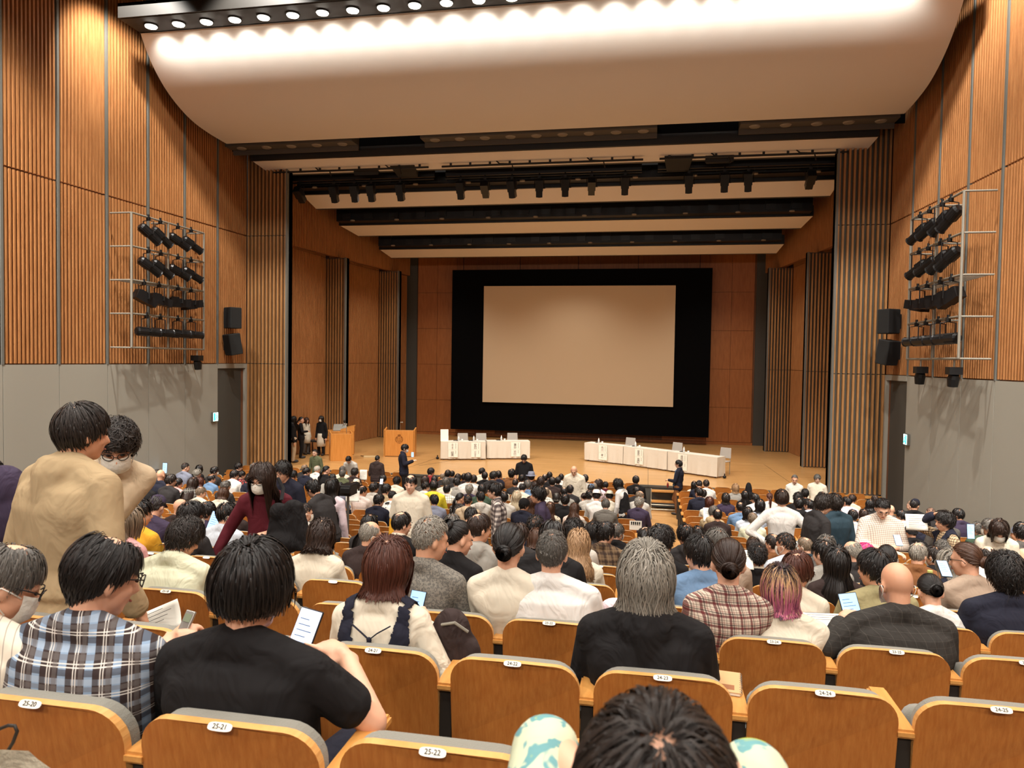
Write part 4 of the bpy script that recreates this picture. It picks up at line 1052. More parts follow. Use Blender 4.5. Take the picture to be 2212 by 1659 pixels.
HM = {'black': hair_mat('black', (14, 12, 12), (34, 29, 27), .34), 'soft': hair_mat('soft', (22, 18, 16), (50, 40, 34), .4), 'dkbrown': hair_mat('dkbrown', (30, 20, 16), (58, 38, 28)),
      'brown': hair_mat('brown', (58, 36, 26), (92, 62, 44)), 'red': hair_mat('red', (58, 28, 20), (96, 50, 34)), 'salt': hair_mat('salt', (42, 40, 38), (120, 114, 106)),
      'grey': hair_mat('grey', (88, 84, 78), (178, 170, 156)), 'light': hair_mat('light', (150, 142, 130), (215, 208, 194)), 'ash': hair_mat('ash', (92, 78, 64), (150, 130, 108)),
      'blond': hair_mat('blond', (138, 104, 72), (190, 152, 112)), 'paleblond': hair_mat('paleblond', (180, 162, 130), (222, 206, 176)), 'magenta': hair_mat('magenta', (200, 40, 110), (230, 70, 140)),
      'pink': hair_mat('pink', (64, 26, 44), (80, 40, 50), .36, tip=[(0, (20, 12, 12)), (.12, (60, 40, 34)), (.26, (214, 170, 120)), (.45, (208, 140, 138)), (.62, (190, 98, 132)), (1, (168, 84, 120))])}
HWORD = {'black': 'black', 'soft': 'black', 'dkbrown': 'dark brown', 'brown': 'brown', 'red': 'reddish brown', 'salt': 'greying', 'grey': 'grey', 'light': 'white', 'ash': 'ash-brown', 'blond': 'blond', 'paleblond': 'pale blond', 'magenta': 'magenta', 'pink': 'pink'}
def skin(name, c, r=.5):
    m, nt, b = principled('skin_'+name); b.inputs['Roughness'].default_value = r
    tc = nt.nodes.new('ShaderNodeTexCoord'); n = nt.nodes.new('ShaderNodeTexNoise'); n.inputs['Scale'].default_value = 9; n.inputs['Detail'].default_value = 3
    mx = nt.nodes.new('ShaderNodeMixRGB'); mx.inputs['Color1'].default_value = rgb(*c); mx.inputs['Color2'].default_value = rgb(min(c[0]+6, 255), c[1]-14, c[2]-14)
    nt.links.new(tc.outputs['Object'], n.inputs['Vector']); nt.links.new(n.outputs['Fac'], mx.inputs['Fac']); nt.links.new(mx.outputs['Color'], b.inputs['Base Color'])
    b.inputs['Subsurface Weight'].default_value = .12; b.inputs['Subsurface Radius'].default_value = (.012, .007, .004); b.inputs['Subsurface Scale'].default_value = .25
    return m
SK = [skin('a', (222, 180, 150)), skin('b', (214, 170, 138)), skin('c', (230, 192, 164))]

# ---- cloth
CW = {'black': (24, 22, 23), 'charcoal': (48, 45, 45), 'navy': (32, 33, 46), 'dkbrown': (54, 42, 40), 'brown': (122, 80, 48), 'tan': (170, 148, 114), 'beige': (196, 174, 144), 'cream': (216, 206, 186),
      'white': (218, 214, 208), 'grey': (150, 146, 138), 'dkgrey': (88, 84, 80), 'blue': (104, 132, 164), 'ltblue': (178, 190, 208), 'paleblue': (198, 206, 216), 'teal': (42, 60, 70), 'green': (62, 80, 64), 'olive': (88, 92, 66),
      'khaki': (152, 142, 104), 'pink': (212, 158, 156), 'palepink': (226, 206, 212), 'yellow': (224, 206, 60), 'amber': (222, 162, 48), 'red': (134, 42, 42), 'maroon': (84, 24, 34), 'orange': (204, 104, 60), 'taupe': (164, 144, 126), 'greyblue': (126, 130, 146), 'ltgrey': (188, 182, 172), 'mint': (214, 214, 186), 'violet': (60, 50, 70)}
CN = {'charcoal': 'charcoal', 'dkbrown': 'dark brown', 'dkgrey': 'dark grey', 'ltblue': 'light blue', 'paleblue': 'pale blue', 'palepink': 'pale pink', 'greyblue': 'grey-blue', 'ltgrey': 'light grey', 'mint': 'pale green'}
def folds(nt, b, strength=.35, scale=7.0):
    tc = nt.nodes.new('ShaderNodeTexCoord'); n = nt.nodes.new('ShaderNodeTexNoise'); n.inputs['Scale'].default_value = scale; n.inputs['Detail'].default_value = 2.5; n.inputs['Distortion'].default_value = 1.4
    mp = nt.nodes.new('ShaderNodeMapping'); mp.inputs['Scale'].default_value = (1.1, 1, .7); mp.inputs['Rotation'].default_value = (.4, .5, .2)
    bp = nt.nodes.new('ShaderNodeBump'); bp.inputs['Strength'].default_value = strength; bp.inputs['Distance'].default_value = .05
    nt.links.new(tc.outputs['Object'], mp.inputs['Vector']); nt.links.new(mp.outputs['Vector'], n.inputs['Vector']); nt.links.new(n.outputs['Fac'], bp.inputs['Height']); nt.links.new(bp.outputs['Normal'], b.inputs['Normal'])
    return tc
def cloth(col, fold=.35, rough=.88):
    key = 'cloth_%s_%.2f' % (col, fold)
    if key in _M: return _M[key]
    m, nt, b = principled(key); b.inputs['Base Color'].default_value = rgb(*CW[col]); b.inputs['Roughness'].default_value = rough; b.inputs['Specular IOR Level'].default_value = .25
    folds(nt, b, fold); _M[key] = m; return m
def stripes(nt, axis_out, period, lo, hi, phase=0.0):
    """1 inside the band lo..hi of each period"""
    a = nt.nodes.new('ShaderNodeMath'); a.operation = 'MULTIPLY_ADD'; a.inputs[1].default_value = 1/period; a.inputs[2].default_value = phase+50
    f = nt.nodes.new('ShaderNodeMath'); f.operation = 'FRACT'; g = nt.nodes.new('ShaderNodeMath'); g.operation = 'GREATER_THAN'; g.inputs[1].default_value = lo
    l = nt.nodes.new('ShaderNodeMath'); l.operation = 'LESS_THAN'; l.inputs[1].default_value = hi; p = nt.nodes.new('ShaderNodeMath'); p.operation = 'MULTIPLY'
    nt.links.new(axis_out, a.inputs[0]); nt.links.new(a.outputs[0], f.inputs[0]); nt.links.new(f.outputs[0], g.inputs[0]); nt.links.new(f.outputs[0], l.inputs[0]); nt.links.new(g.outputs[0], p.inputs[0]); nt.links.new(l.outputs[0], p.inputs[1])
    return p.outputs[0]
def plaid(name, base, bands, period, hperiod=None, fold=.25):
    """bands: list of (lo, hi, colour, strength, which) with which in 'vh'"""
    key = 'plaid_'+name
    if key in _M: return _M[key]
    m, nt, b = principled(key); tc = folds(nt, b, fold); sx = nt.nodes.new('ShaderNodeSeparateXYZ'); nt.links.new(tc.outputs['Object'], sx.inputs[0])
    ax = nt.nodes.new('ShaderNodeMath'); ax.operation = 'ADD'; nt.links.new(sx.outputs[0], ax.inputs[0]); ys = nt.nodes.new('ShaderNodeMath'); ys.operation = 'MULTIPLY'; ys.inputs[1].default_value = .6; nt.links.new(sx.outputs[1], ys.inputs[0]); nt.links.new(ys.outputs[0], ax.inputs[1])
    cur = None
    for lo, hi, c, st, wh in bands:
        for ch in wh:
            o = stripes(nt, ax.outputs[0] if ch == 'v' else sx.outputs[2], period if ch == 'v' else (hperiod or period), lo, hi)
            mu = nt.nodes.new('ShaderNodeMath'); mu.operation = 'MULTIPLY'; mu.inputs[1].default_value = st; nt.links.new(o, mu.inputs[0])
            mx = nt.nodes.new('ShaderNodeMixRGB'); nt.links.new(mu.outputs[0], mx.inputs['Fac']); mx.inputs['Color2'].default_value = rgb(*c)
            if cur is None: mx.inputs['Color1'].default_value = rgb(*base)
            else: nt.links.new(cur, mx.inputs['Color1'])
            cur = mx.outputs['Color']
    nt.links.new(cur, b.inputs['Base Color']); b.inputs['Roughness'].default_value = .88; b.inputs['Specular IOR Level'].default_value = .2
    _M[key] = m; return m
def blotch(name, c1, c2, scale, thr=.5, c3=None, fold=.2, kind='noise'):
    key = 'blotch_'+name
    if key in _M: return _M[key]
    m, nt, b = principled(key); tc = folds(nt, b, fold); n = nt.nodes.new('ShaderNodeTexNoise'); n.inputs['Scale'].default_value = scale; n.inputs['Detail'].default_value = 2; n.inputs['Distortion'].default_value = .8
    cr = nt.nodes.new('ShaderNodeValToRGB'); e = cr.color_ramp.elements; e[0].position = thr-.02; e[0].color = rgb(*c1); e[1].position = thr+.02; e[1].color = rgb(*c2)
    if c3: q = e.new(thr+.14); q.color = rgb(*c3); q = e.new(thr+.10); q.color = rgb(*c2)
    nt.links.new(tc.outputs['Object'], n.inputs['Vector']); nt.links.new(n.outputs['Fac'], cr.inputs['Fac']); nt.links.new(cr.outputs['Color'], b.inputs['Base Color']); b.inputs['Roughness'].default_value = .85
    _M[key] = m; return m
PAT = {
 'hero_plaid': lambda: plaid('hero', (70, 58, 56), [(0, .30, (150, 176, 204), .75, 'v'), (.0, .22, (176, 190, 206), .45, 'h'), (.30, .52, (52, 42, 42), .7, 'vh'), (.56, .60, (226, 222, 214), .8, 'vh'), (.66, .70, (226, 222, 214), .7, 'vh'), (.78, .95, (104, 98, 96), .5, 'vh')], .085, .075),
 'red_plaid': lambda: plaid('redp', (206, 190, 172), [(0, .22, (96, 30, 36), .8, 'vh'), (.30, .42, (40, 28, 32), .65, 'vh'), (.5, .56, (120, 40, 44), .6, 'vh'), (.72, .78, (60, 50, 50), .5, 'vh')], .055, .05),
 'fine_check': lambda: plaid('finec', (224, 214, 200), [(0, .3, (134, 100, 90), .55, 'vh')], .022, .022),
 'white_check': lambda: plaid('whitec', (232, 226, 212), [(0, .14, (70, 66, 66), .8, 'vh')], .06, .06),
 'dark_check': lambda: plaid('darkc', (206, 194, 184), [(0, .5, (52, 40, 44), .72, 'vh')], .075, .075),
 'gingham': lambda: plaid('ging', (214, 188, 150), [(0, .5, (58, 40, 34), .6, 'vh')], .03, .03),
 'brown_check': lambda: plaid('brownc', (104, 84, 64), [(0, .3, (48, 36, 32), .7, 'vh'), (.5, .56, (150, 126, 96), .6, 'vh')], .08, .08),
 'grey_stripe': lambda: plaid('greys', (70, 66, 62), [(0, .45, (150, 144, 134), .7, 'h')], .02, .02),
 'cream_stripe': lambda: plaid('creams', (232, 226, 212), [(0, .25, (120, 118, 116), .6, 'h')], .03, .03),
 'pink_stripe': lambda: plaid('pinks', (226, 204, 190), [(0, .3, (170, 130, 120), .6, 'v')], .03, .03),
 'shirt_stripe': lambda: plaid('shirts', (226, 216, 198), [(0, .12, (120, 110, 104), .6, 'v')], .03, .03),
 'blue_stripe': lambda: plaid('blues', (26, 30, 44), [(0, .4, (110, 150, 190), .8, 'h')], .035, .035),
 'cow': lambda: blotch('cow', (26, 24, 24), (226, 218, 200), 14, .5), 'floral': lambda: blotch('floral', (28, 22, 24), (196, 70, 66), 22, .56), 'creamfloral': lambda: blotch('cf', (226, 214, 190), (110, 90, 70), 40, .58),
 'ink': lambda: blotch('ink', (230, 226, 218), (40, 38, 38), 12, .62), 'tiedye': lambda: blotch('tiedye', (200, 208, 178), (104, 156, 160), 20, .52, (190, 200, 70)), 'bluetie': lambda: blotch('bluetie', (222, 226, 230), (110, 132, 164), 16, .5), 'tweed': lambda: blotch('tweed', (122, 116, 106), (92, 88, 82), 90, .5),
 'darkpat': lambda: blotch('darkpat', (30, 26, 26), (150, 140, 130), 40, .6), 'scarf': lambda: plaid('scarf', (60, 58, 56), [(0, .4, (130, 126, 118), .6, 'vh')], .05, .05), 'plaidmulti': lambda: plaid('multi', (222, 208, 198), [(0, .2, (120, 90, 110), .6, 'v'), (.3, .45, (170, 110, 90), .6, 'h')], .035, .035)}
PN = {'hero_plaid': 'blue and brown plaid', 'red_plaid': 'red and cream plaid', 'fine_check': 'fine brown check', 'white_check': 'white windowpane check', 'dark_check': 'black and white check', 'gingham': 'brown gingham', 'brown_check': 'brown check', 'grey_stripe': 'grey striped', 'cream_stripe': 'cream striped', 'pink_stripe': 'pink striped',
      'shirt_stripe': 'pale striped', 'blue_stripe': 'blue striped', 'cow': 'black and white patterned', 'floral': 'red floral', 'creamfloral': 'cream floral', 'ink': 'white inkblot', 'tiedye': 'tie-dyed', 'bluetie': 'blue and white mottled', 'tweed': 'grey tweed', 'darkpat': 'dark patterned', 'scarf': 'grey plaid', 'plaidmulti': 'pale multicolour check'}
def top_mat(c, fold=.35):
    if c in PAT: return PAT[c]()
    return cloth(c, fold)
def cname(c): return PN.get(c) or CN.get(c, c)
# ---- accessories on the head (head coordinates)
def mask_mesh():
    m = MB(); n = 9; vs_ = []
    for j in range(5):
        for i in range(n):
            a = -1.15+2.3*i/(n-1); z = -.005-.095*j/4; b = .012*math.sin(PI*j/4)
            vs_.append((.073*math.sin(a), .010+.098*math.cos(a)+b-.012*(j == 4), z))
    m.add(vs_, [(j*n+i, j*n+i+1, (j+1)*n+i+1, (j+1)*n+i) for j in range(4) for i in range(n-1)]); return m.mesh('mask', plain('face_mask', (230, 226, 214), rough=.9, bump=.3, bscale=40), True)
def strap_mesh():
    m = MB()
    for s in (-1, 1):
        m.tube([(s*.068, .048, -.015), (s*.082, .01, -.005), (s*.090, -.022, .0), (s*.088, -.034, -.02), (s*.084, -.02, -.045), (s*.072, .03, -.075)], .0022, 5)
    return m.mesh('mask_strap', plain('mask_strap', (236, 232, 222), rough=.8), True)
def glasses_mesh():
    m = MB()
    for s in (-1, 1):
        m.tube([(s*.033+.025*math.cos(a), .108-.012*abs(math.cos(a))*(s*math.cos(a) > 0), .006+.019*math.sin(a)) for a in np.linspace(0, 2*PI, 15)], .0022, 5)
        m.tube([(s*.057, .098, .012), (s*.078, .06, .014), (s*.084, -.01, .010), (s*.083, -.03, -.010)], .0022, 5)
    m.tube([(-.009, .11, .008), (.009, .11, .008)], .002, 5); return m.mesh('glasses', plain('glasses_frame', (30, 26, 26), rough=.3), True)
def cap_mesh(kind):
    m = MB(); vs_ = []; n = 24
    z0 = {'cap': .045, 'beanie': .0, 'beret': .03, 'hat': .05, 'bandana': .02, 'hood': -.14}[kind]
    rings = 9; fat = {'cap': 1.10, 'beanie': 1.16, 'beret': 1.28, 'hat': 1.14, 'bandana': 1.10, 'hood': 1.25}[kind]
    for j in range(rings):
        t = j/(rings-1); th = t*PI/2
        for k in range(n):
            a = 2*PI*k/n; r = math.sin(th)**.8; z = math.cos(th)
            rib = 1+(.015*math.cos(a*12) if kind == 'beanie' else 0)
            x = HR[0]*fat*r*rib*math.sin(a); y = HR[1]*fat*r*rib*math.cos(a)
            zz = z0+(HC0[2]+HR[2]*fat*1.02-z0)*(z if kind != 'hat' else min(1, z*1.5))
            vs_.append((x, y+HC0[1], zz+(-.035*(y < 0)*t if kind in ('beanie', 'bandana', 'cap') else 0)))
    m.add(vs_, [(j*n+k, j*n+(k+1) % n, (j+1)*n+(k+1) % n, (j+1)*n+k) for j in range(rings-1) for k in range(n)])
    if kind == 'cap':
        vs_ = []; 
        for k in range(9):
            a = -.95+1.9*k/8; vs_ += [(HR[0]*1.1*math.sin(a), HR[1]*1.1*math.cos(a)+HC0[1], .047), (HR[0]*1.1*math.sin(a), HR[1]*1.1*math.cos(a)+HC0[1]+.065*math.cos(a*1.2), .032)]
        m.add(vs_, [(2*k, 2*k+1, 2*k+3, 2*k+2) for k in range(8)])
    if kind == 'hat':
        vs_ = []
        for k in range(n):
            a = 2*PI*k/n; s, c = math.sin(a), math.cos(a)
            vs_ += [(HR[0]*1.13*s, HR[1]*1.13*c+HC0[1], .052), ((HR[0]*1.13+.05)*s, (HR[1]*1.13+.05)*c+HC0[1], .038+.01*abs(s))]
        m.add(vs_, [(2*k, 2*k+1, 2*((k+1) % n)+1, 2*((k+1) % n)) for k in range(n)])
    me = m.mesh(kind, [None], True); return me
ME_MASK, ME_STRAP, ME_GLASS = mask_mesh(), strap_mesh(), glasses_mesh()
ME_CAPS = {k: cap_mesh(k) for k in ('cap', 'beanie', 'beret', 'hat', 'bandana', 'hood')}
def face_parts():
    e = MB(); e.ell((0, 0, 0), (.0125, .006, .0055), 10, 8); eye = e.mesh('eye', plain('eye_dark', (30, 20, 18), rough=.2))
    b = MB(); b.tube([(-.018, 0, -.002), (0, .004, .003), (.018, -.002, -.001)], [.0022, .0032, .002], 6); brow = b.mesh('eyebrow', plain('brow_dark', (26, 20, 18), rough=.7))
    q = MB(); q.tube([(-.022, -.006, .001), (-.01, 0, 0), (.01, 0, 0), (.022, -.006, .001)], [.0015, .004, .004, .0015], 6); mouth = q.mesh('mouth', plain('lip', (160, 88, 78), rough=.45))
    return eye, brow, mouth
ME_EYE, ME_BROW, ME_MOUTH = face_parts()
def add_face(par, M4):
    for s in (-1, 1):
        link('eye', ME_EYE, par, M4 @ Matrix.Translation((s*.032, .0865, .004)) @ Matrix.Rotation(-s*.25, 4, 'Z')); link('eyebrow', ME_BROW, par, M4 @ Matrix.Translation((s*.033, .093, .026)) @ Matrix.Rotation(-s*.25, 4, 'Z'))
    link('mouth', ME_MOUTH, par, M4 @ Matrix.Translation((0, .098, -.063)))
def mat4(R_, t): return Matrix(((R_[0][0], R_[0][1], R_[0][2], t[0]), (R_[1][0], R_[1][1], R_[1][2], t[1]), (R_[2][0], R_[2][1], R_[2][2], t[2]), (0, 0, 0, 1)))
def link(name, me, parent, M_=None):
    o = bpy.data.objects.new(name, me); COL.objects.link(o); o.parent = parent
    if M_ is not None: o.matrix_local = M_
    return o
def slot(o, m):
    if len(o.data.materials) == 0: o.data.materials.append(None)
    o.material_slots[0].link = 'OBJECT'; o.material_slots[0].material = m
_HAIR = {}
def hair_get(kind, var=0, fine=.8):
    k = (kind, var, fine)
    if k not in _HAIR: _HAIR[k] = hair_mesh(kind, 11+var*7+sum(map(ord, kind)), fine)
    return _HAIR[k]
for _m in (ME_MASK, ME_STRAP, ME_GLASS): pass
def dress(P, body, shirt, trous, shoes, loc, rz, sc, topm, trm, hairk, hairm, skinm, acc=(), capm=None, fine=.8, var=0, face=False, hair_fit=1.0):
    """assemble one person; body is the thing, the rest are its parts"""
    o = bpy.data.objects.new('person', body); COL.objects.link(o); slot(o, skinm)
    o.location = loc; o.rotation_euler = (0, 0, rz); o.scale = (sc, sc, sc)
    s = link('shirt', shirt, o); slot(s, topm)
    if trous is not None: t = link('trousers', trous, o); slot(t, trm)
    if shoes is not None: t = link('shoes', shoes, o); slot(t, plain('shoe_dark', (40, 36, 34), rough=.5))
    M4 = mat4(P.Rh, P.hc)
    if hairk and hairk != 'bald':
        h = link('hair', hair_get(hairk, var, fine), o, M4 @ Matrix.Scale(hair_fit, 4)); slot(h, hairm)
    for a in acc:
        if a == 'mask': q = link('face_mask', ME_MASK, o, M4); link('strap', ME_STRAP, q)
        elif a == 'glasses': link('glasses', ME_GLASS, o, M4)
        elif a in ME_CAPS: c = link({'cap': 'cap', 'beanie': 'knit_hat', 'beret': 'beret', 'hat': 'brimmed_hat', 'bandana': 'headscarf', 'hood': 'hood'}[a], ME_CAPS[a], o, M4); slot(c, capm)
    if face: add_face(o, M4)
    return o
# ================================================================== THE SEATED AUDIENCE
CROPS = {'A': (240, 980, 6.144), 'B': (580, 990, 6.9125), 'C': (880, 1000, 6.144), 'D': (1240, 1060, 5.53), 'E': (1460, 1020, 5.53), 'F': (1840, 1030, 5.925), 'G': (1100, 940, 3.687), 'H': (560, 940, 3.687)}
# crop x top width | hair colour | garment colour | pose sex | extras
CROWD = """
A 80 118 110 short salt jacket dkgrey R M glasses
A 265 250 110 ring soft jacket dkgrey D M
A 365 187 110 bun black crew navy R F
A 645 142 88 bald - crew navy U M
A 620 208 115 short black jacket teal R M
A 700 272 130 short black jacket navy R M glasses
A 782 272 90 short soft crew charcoal R M
A 500 320 150 short black jacket black R M
A 895 322 135 short black collar pink R M
A 985 120 100 crop black jacket greyblue R M
A 1170 153 105 bob black crew black D F
A 1155 205 125 messy grey crew charcoal R M
A 1375 170 110 short black jacket charcoal R M mask
A 1345 275 130 thin black collar blue R M
A 1065 320 130 long dkbrown hood scarf D F
A 1185 315 145 bob red collar ltblue D F
A 1195 432 135 thin ash jacket cream R M
A 1478 450 150 bob brown crew cream D F
A 1530 358 130 messy salt crew charcoal R M glasses
A 1690 118 95 short black jacket charcoal R M
A 1635 215 110 short black collar white R M
A 1735 225 130 short black crew floral R M
A 1840 285 140 messy soft hood navy D M
A 1895 125 115 wavybob salt crew black U F
A 225 582 120 short black crew charcoal R M
A 292 560 100 short soft crew black D M
A 250 675 150 bob ash crew pink R F
A 420 600 230 short black hood amber R M
A 930 597 150 bald - crew dkbrown R M glasses
A 1070 635 260 messy black jacket charcoal R M glasses,mask
A 1290 630 190 short black jacket violet R M glasses
A 1560 640 230 short black collar paleblue R M mask
A 610 548 190 - - crew violet D M cap:violet
A 155 300 70 long black crew white R F
A 1690 628 120 short soft crew dkbrown R M
B 245 195 120 bun black crew black D F
B 350 180 110 short black crew black D M
B 550 90 110 thin ash crew charcoal R M
B 575 135 120 short black jacket navy R M
B 740 105 105 thin light jacket white R M
B 863 110 85 pony black crew black R F
B 955 235 110 short black crew charcoal D M
B 1105 165 125 short salt collar olive U M
B 1110 112 110 short salt crew cream U M
B 1290 150 110 messy soft jacket dkbrown D F
B 1710 250 130 short black crew charcoal D M
B 1400 405 120 thin black collar plaidmulti R M
B 1590 360 170 messy black crew ltgrey R M
B 1755 380 140 short black collar tan R M
B 1850 480 120 ring black crew ink D M
B 1660 530 135 short black jacket navy R M text:UBN
B 1910 280 140 curly black collar cream D M
B 570 665 190 crop black collar ltgrey R M mask
B 820 910 330 wavybob dkbrown crew cream D F
B 1500 830 170 long black crew charcoal D F
B 1555 915 280 ring grey crew dkbrown R M glasses,mask
B 2020 785 260 thin black jacket black R M collar:cream
B 1060 355 110 short black crew greyblue R M glasses
B 800 392 130 - - hood grey D M hood:grey
B 1320 325 130 - - crew cream D F hat:cream
C 310 62 80 short black crew red R M
C 228 168 105 bob dkbrown crew dkgrey U F
C 362 170 100 short black crew dkbrown U M
C 240 245 115 short black crew white R M
C 355 230 105 short black hood yellow U M
C 485 130 85 thin ash crew charcoal R M
C 535 90 78 short black crew charcoal U M
C 600 100 80 short black crew dkgrey U M
C 670 140 85 short soft crew charcoal U M
C 508 190 100 messy salt crew cream U M
C 645 195 135 short black collar grey L M
C 752 135 95 short black jacket dkbrown U M
C 805 130 72 short black crew white U M
C 885 155 105 short soft collar ltgrey U M
C 990 62 80 short black crew cream R M
C 1035 115 95 short black jacket black U M
C 1145 108 90 short black jacket charcoal R M
C 1205 100 80 short black crew navy U M
C 1235 145 80 shaved soft crew white U M
C 1385 80 120 messy black jacket brown U M
C 1430 205 90 crop black crew charcoal U M
C 1520 150 90 short black crew white U M
C 1650 118 90 - - crew charcoal U M hat:greyblue
C 1590 225 110 short salt collar blue U M
C 1690 235 80 long dkbrown crew dkbrown U F
C 1770 180 85 short dkbrown jacket beige U M
C 1825 145 90 thin black crew black U M
C 1888 115 75 short black crew charcoal U M
C 1930 185 105 short black crew dkbrown U M
C 2000 180 80 short black crew black U M
C 2045 140 75 short black collar white U M
C 2160 290 90 short black crew charcoal U M
C 2090 315 105 thin black crew grey U M
C 1520 270 110 ring black collar cream D M
C 1245 260 90 short black crew cream U M
C 830 280 115 messy grey crew violet U M
C 990 280 100 short black jacket green U M
C 520 285 120 short black collar white_check U M
C 345 415 140 short black crew greyblue L M
C 700 395 120 pony black crew darkpat R F
C 808 415 115 crop black hood beige U M
C 958 375 110 short black hood ltgrey L M
C 1450 370 150 wavylong paleblond crew cream U F
C 1290 380 120 short black collar ltgrey U M
C 1545 475 140 short black jacket navy R M beret:black
C 1640 440 130 wavylong brown crew brown U F
C 1980 400 125 short soft hood black U M beanie:grey_stripe
C 1890 515 130 long brown crew creamfloral U F
C 2100 410 110 short black crew black U M
C 1840 320 80 thin ash collar white_check U M
C 1700 695 180 spiky black hood navy R M
C 1500 795 110 short dkbrown crew charcoal D M
C 1880 800 210 short black crew black S M
C 830 610 170 short black crew dkgrey S M
C 960 655 290 thin dkbrown hood grey R M
C 600 680 210 short salt crew teal D M
C 680 750 340 highbun black turtle black R F smile
C 300 690 350 crop grey jacket tweed R M
C 1335 775 310 bun black crew cream U F
C 1690 865 200 bob brown crew black D F
G 605 312 45 short black crew ltgrey U M
G 645 388 60 - - crew white D M cap:blue
G 684 372 45 ring ash crew cream U M
G 712 350 58 long dkbrown crew palepink R F
G 772 370 55 short black crew maroon D F
G 1012 322 50 short black jacket black U M
G 1015 408 60 short black crew charcoal U M
G 1040 440 78 ring ash collar ltgrey R M
G 1035 495 78 messy grey jacket violet R M
G 800 450 80 - - crew cream D F hat:cream
G 635 435 60 short black crew ltgrey U M
G 702 445 70 - - crew white D F hat:white
G 600 460 75 bun dkbrown crew black D F
G 520 540 90 long brown crew pink_stripe D F
G 505 670 150 messy black crew ltgrey D M
G 770 510 100 short salt crew grey_stripe D M
G 1470 365 55 long black crew cream U F
G 1515 360 66 - - crew navy D M cap:navy
G 1570 352 50 crop black collar white U M
G 1505 415 60 short black jacket navy L M
G 1550 430 58 short soft jacket ltgrey U M
G 1595 490 78 wavylong red crew cream U F
G 1800 385 60 bob blond jacket grey U F
G 1905 380 72 - - hood black U M hood:black
G 1725 460 75 bob soft crew violet U F
G 1880 440 70 long black crew black U F
G 1955 465 75 short black collar white L M
G 1995 510 70 bob black crew ltblue U F
G 2075 455 50 pony red crew white U F
G 1840 530 75 thin black collar blue U M
G 1895 570 80 bob black crew paleblue U F
G 1940 615 75 short ash jacket mint U M
G 1660 585 85 thin black crew dkbrown U M
G 1625 560 75 short salt hood tan R M
D 235 370 215 wavylong black crew black R F
D 390 365 170 short black jacket brown_check R M
D 530 385 120 short salt jacket black R M mask
D 872 420 110 thin soft crew charcoal R M
D 885 458 110 long black crew black D F
D 1050 410 270 messy black jacket black R M
D 1335 395 190 bowl black hood charcoal L F
D 1485 415 110 short black crew dkgrey U M
D 1475 510 235 short black crew blue L M
D 60 470 250 wavylong blond collar cream D F
D 105 350 100 short grey crew ltgrey U M
D 40 365 110 messy black crew charcoal D M
E 500 665 280 short salt collar taupe L M
E 615 770 290 bun dkbrown collar red_plaid U F
E 985 840 230 spiky black jacket black U M collar:cream
E 920 770 150 long dkbrown crew charcoal D F
E 1150 725 170 thin soft jacket brown L M
E 1320 715 210 crop black collar paleblue L M mask
E 1540 765 170 thin ash jacket teal L M mask
E 1480 935 330 bowl red crew cream R F
E 1740 800 210 short black collar grey L M
E 1800 750 160 messy salt crew dkgrey R M
E 1925 870 290 long black crew dkbrown U F
E 2090 805 160 ring grey jacket charcoal L M
E 1590 325 120 short black collar ltblue L M
E 1465 300 110 short black hood black U M
E 1460 245 120 curly black crew black R M
E 1545 195 92 short black crew black U M cap:black
E 1740 232 120 short black crew dkgrey L M
E 2040 290 130 short black crew palepink L M
E 2115 265 105 short dkbrown crew cream R F
E 2120 445 125 short black collar white U M
E 1000 330 110 bob dkbrown crew charcoal D F
F 145 410 195 bowl dkbrown collar cow U M
F 240 285 150 bob black crew charcoal R F
F 290 235 100 short dkbrown crew black U M
F 500 360 85 bald - crew dkgrey U M
F 770 305 120 shaved ash crew grey L M
F 818 280 100 - - jacket black R M cap:navy
F 630 420 130 short black collar white L M
F 745 605 160 - - jacket black L M beanie:black
F 930 520 150 bowl black crew navy L F
F 1015 395 130 shaved soft crew charcoal L M
F 1180 345 135 short soft crew dkgrey L M
F 1370 405 160 short black jacket violet L M
F 1620 580 170 messy salt jacket green L M
F 1790 515 130 short salt jacket dkgrey L M mask
F 2140 625 150 - - crew beige L F bandana:greyblue
F 850 825 220 thin grey jacket brown R M
F 165 835 200 short magenta hood yellow L M glasses
F 260 910 300 short black jacket khaki L M
F 450 855 230 bun black crew charcoal U F
F 1020 870 170 short soft hood black L M mask
F 1180 805 180 messy salt jacket scarf L M
F 1265 925 210 bob grey crew navy L F
F 1490 830 330 bun brown crew taupe L F glasses
F 1730 865 170 ring soft crew white U M
F 1330 860 105 short brown crew brown L M
F 2180 910 130 bald - crew dkbrown L M glasses
F 2195 530 80 short black crew dkgrey U M
""".strip().splitlines()
POSES = {'U': dict(lean=-5, hp=4), 'D': dict(lean=3, hp=26), 'S': dict(lean=14, hp=40), 'R': dict(lean=-2, hp=10, hy=-38, twist=-8), 'L': dict(lean=-2, hp=10, hy=38, twist=8)}
_VAR = {}
def variant(sex, pose):
    if (sex, pose) not in _VAR:
        P = solve_pose(sit=True, fem=sex == 'F', **POSES[pose])
        P.body = body_mesh(P, .0125, dec=.33); P.shirts = {}; P.tr = trouser_mesh(P, .02); _VAR[(sex, pose)] = P
    return _VAR[(sex, pose)]
def vshirt(P, style):
    if style not in P.shirts: P.shirts[style] = shirt_mesh(P, style, .0135, dec=.45)
    return P.shirts[style]
PEOPLE = []          # every person: dict(obj, u, v, hair words, garment words)
TAKEN = []           # (row, x)
OCC = set()
GARM = {'crew': 'top', 'collar': 'shirt', 'hood': 'hooded top', 'jacket': 'jacket', 'turtle': 'roll-neck'}
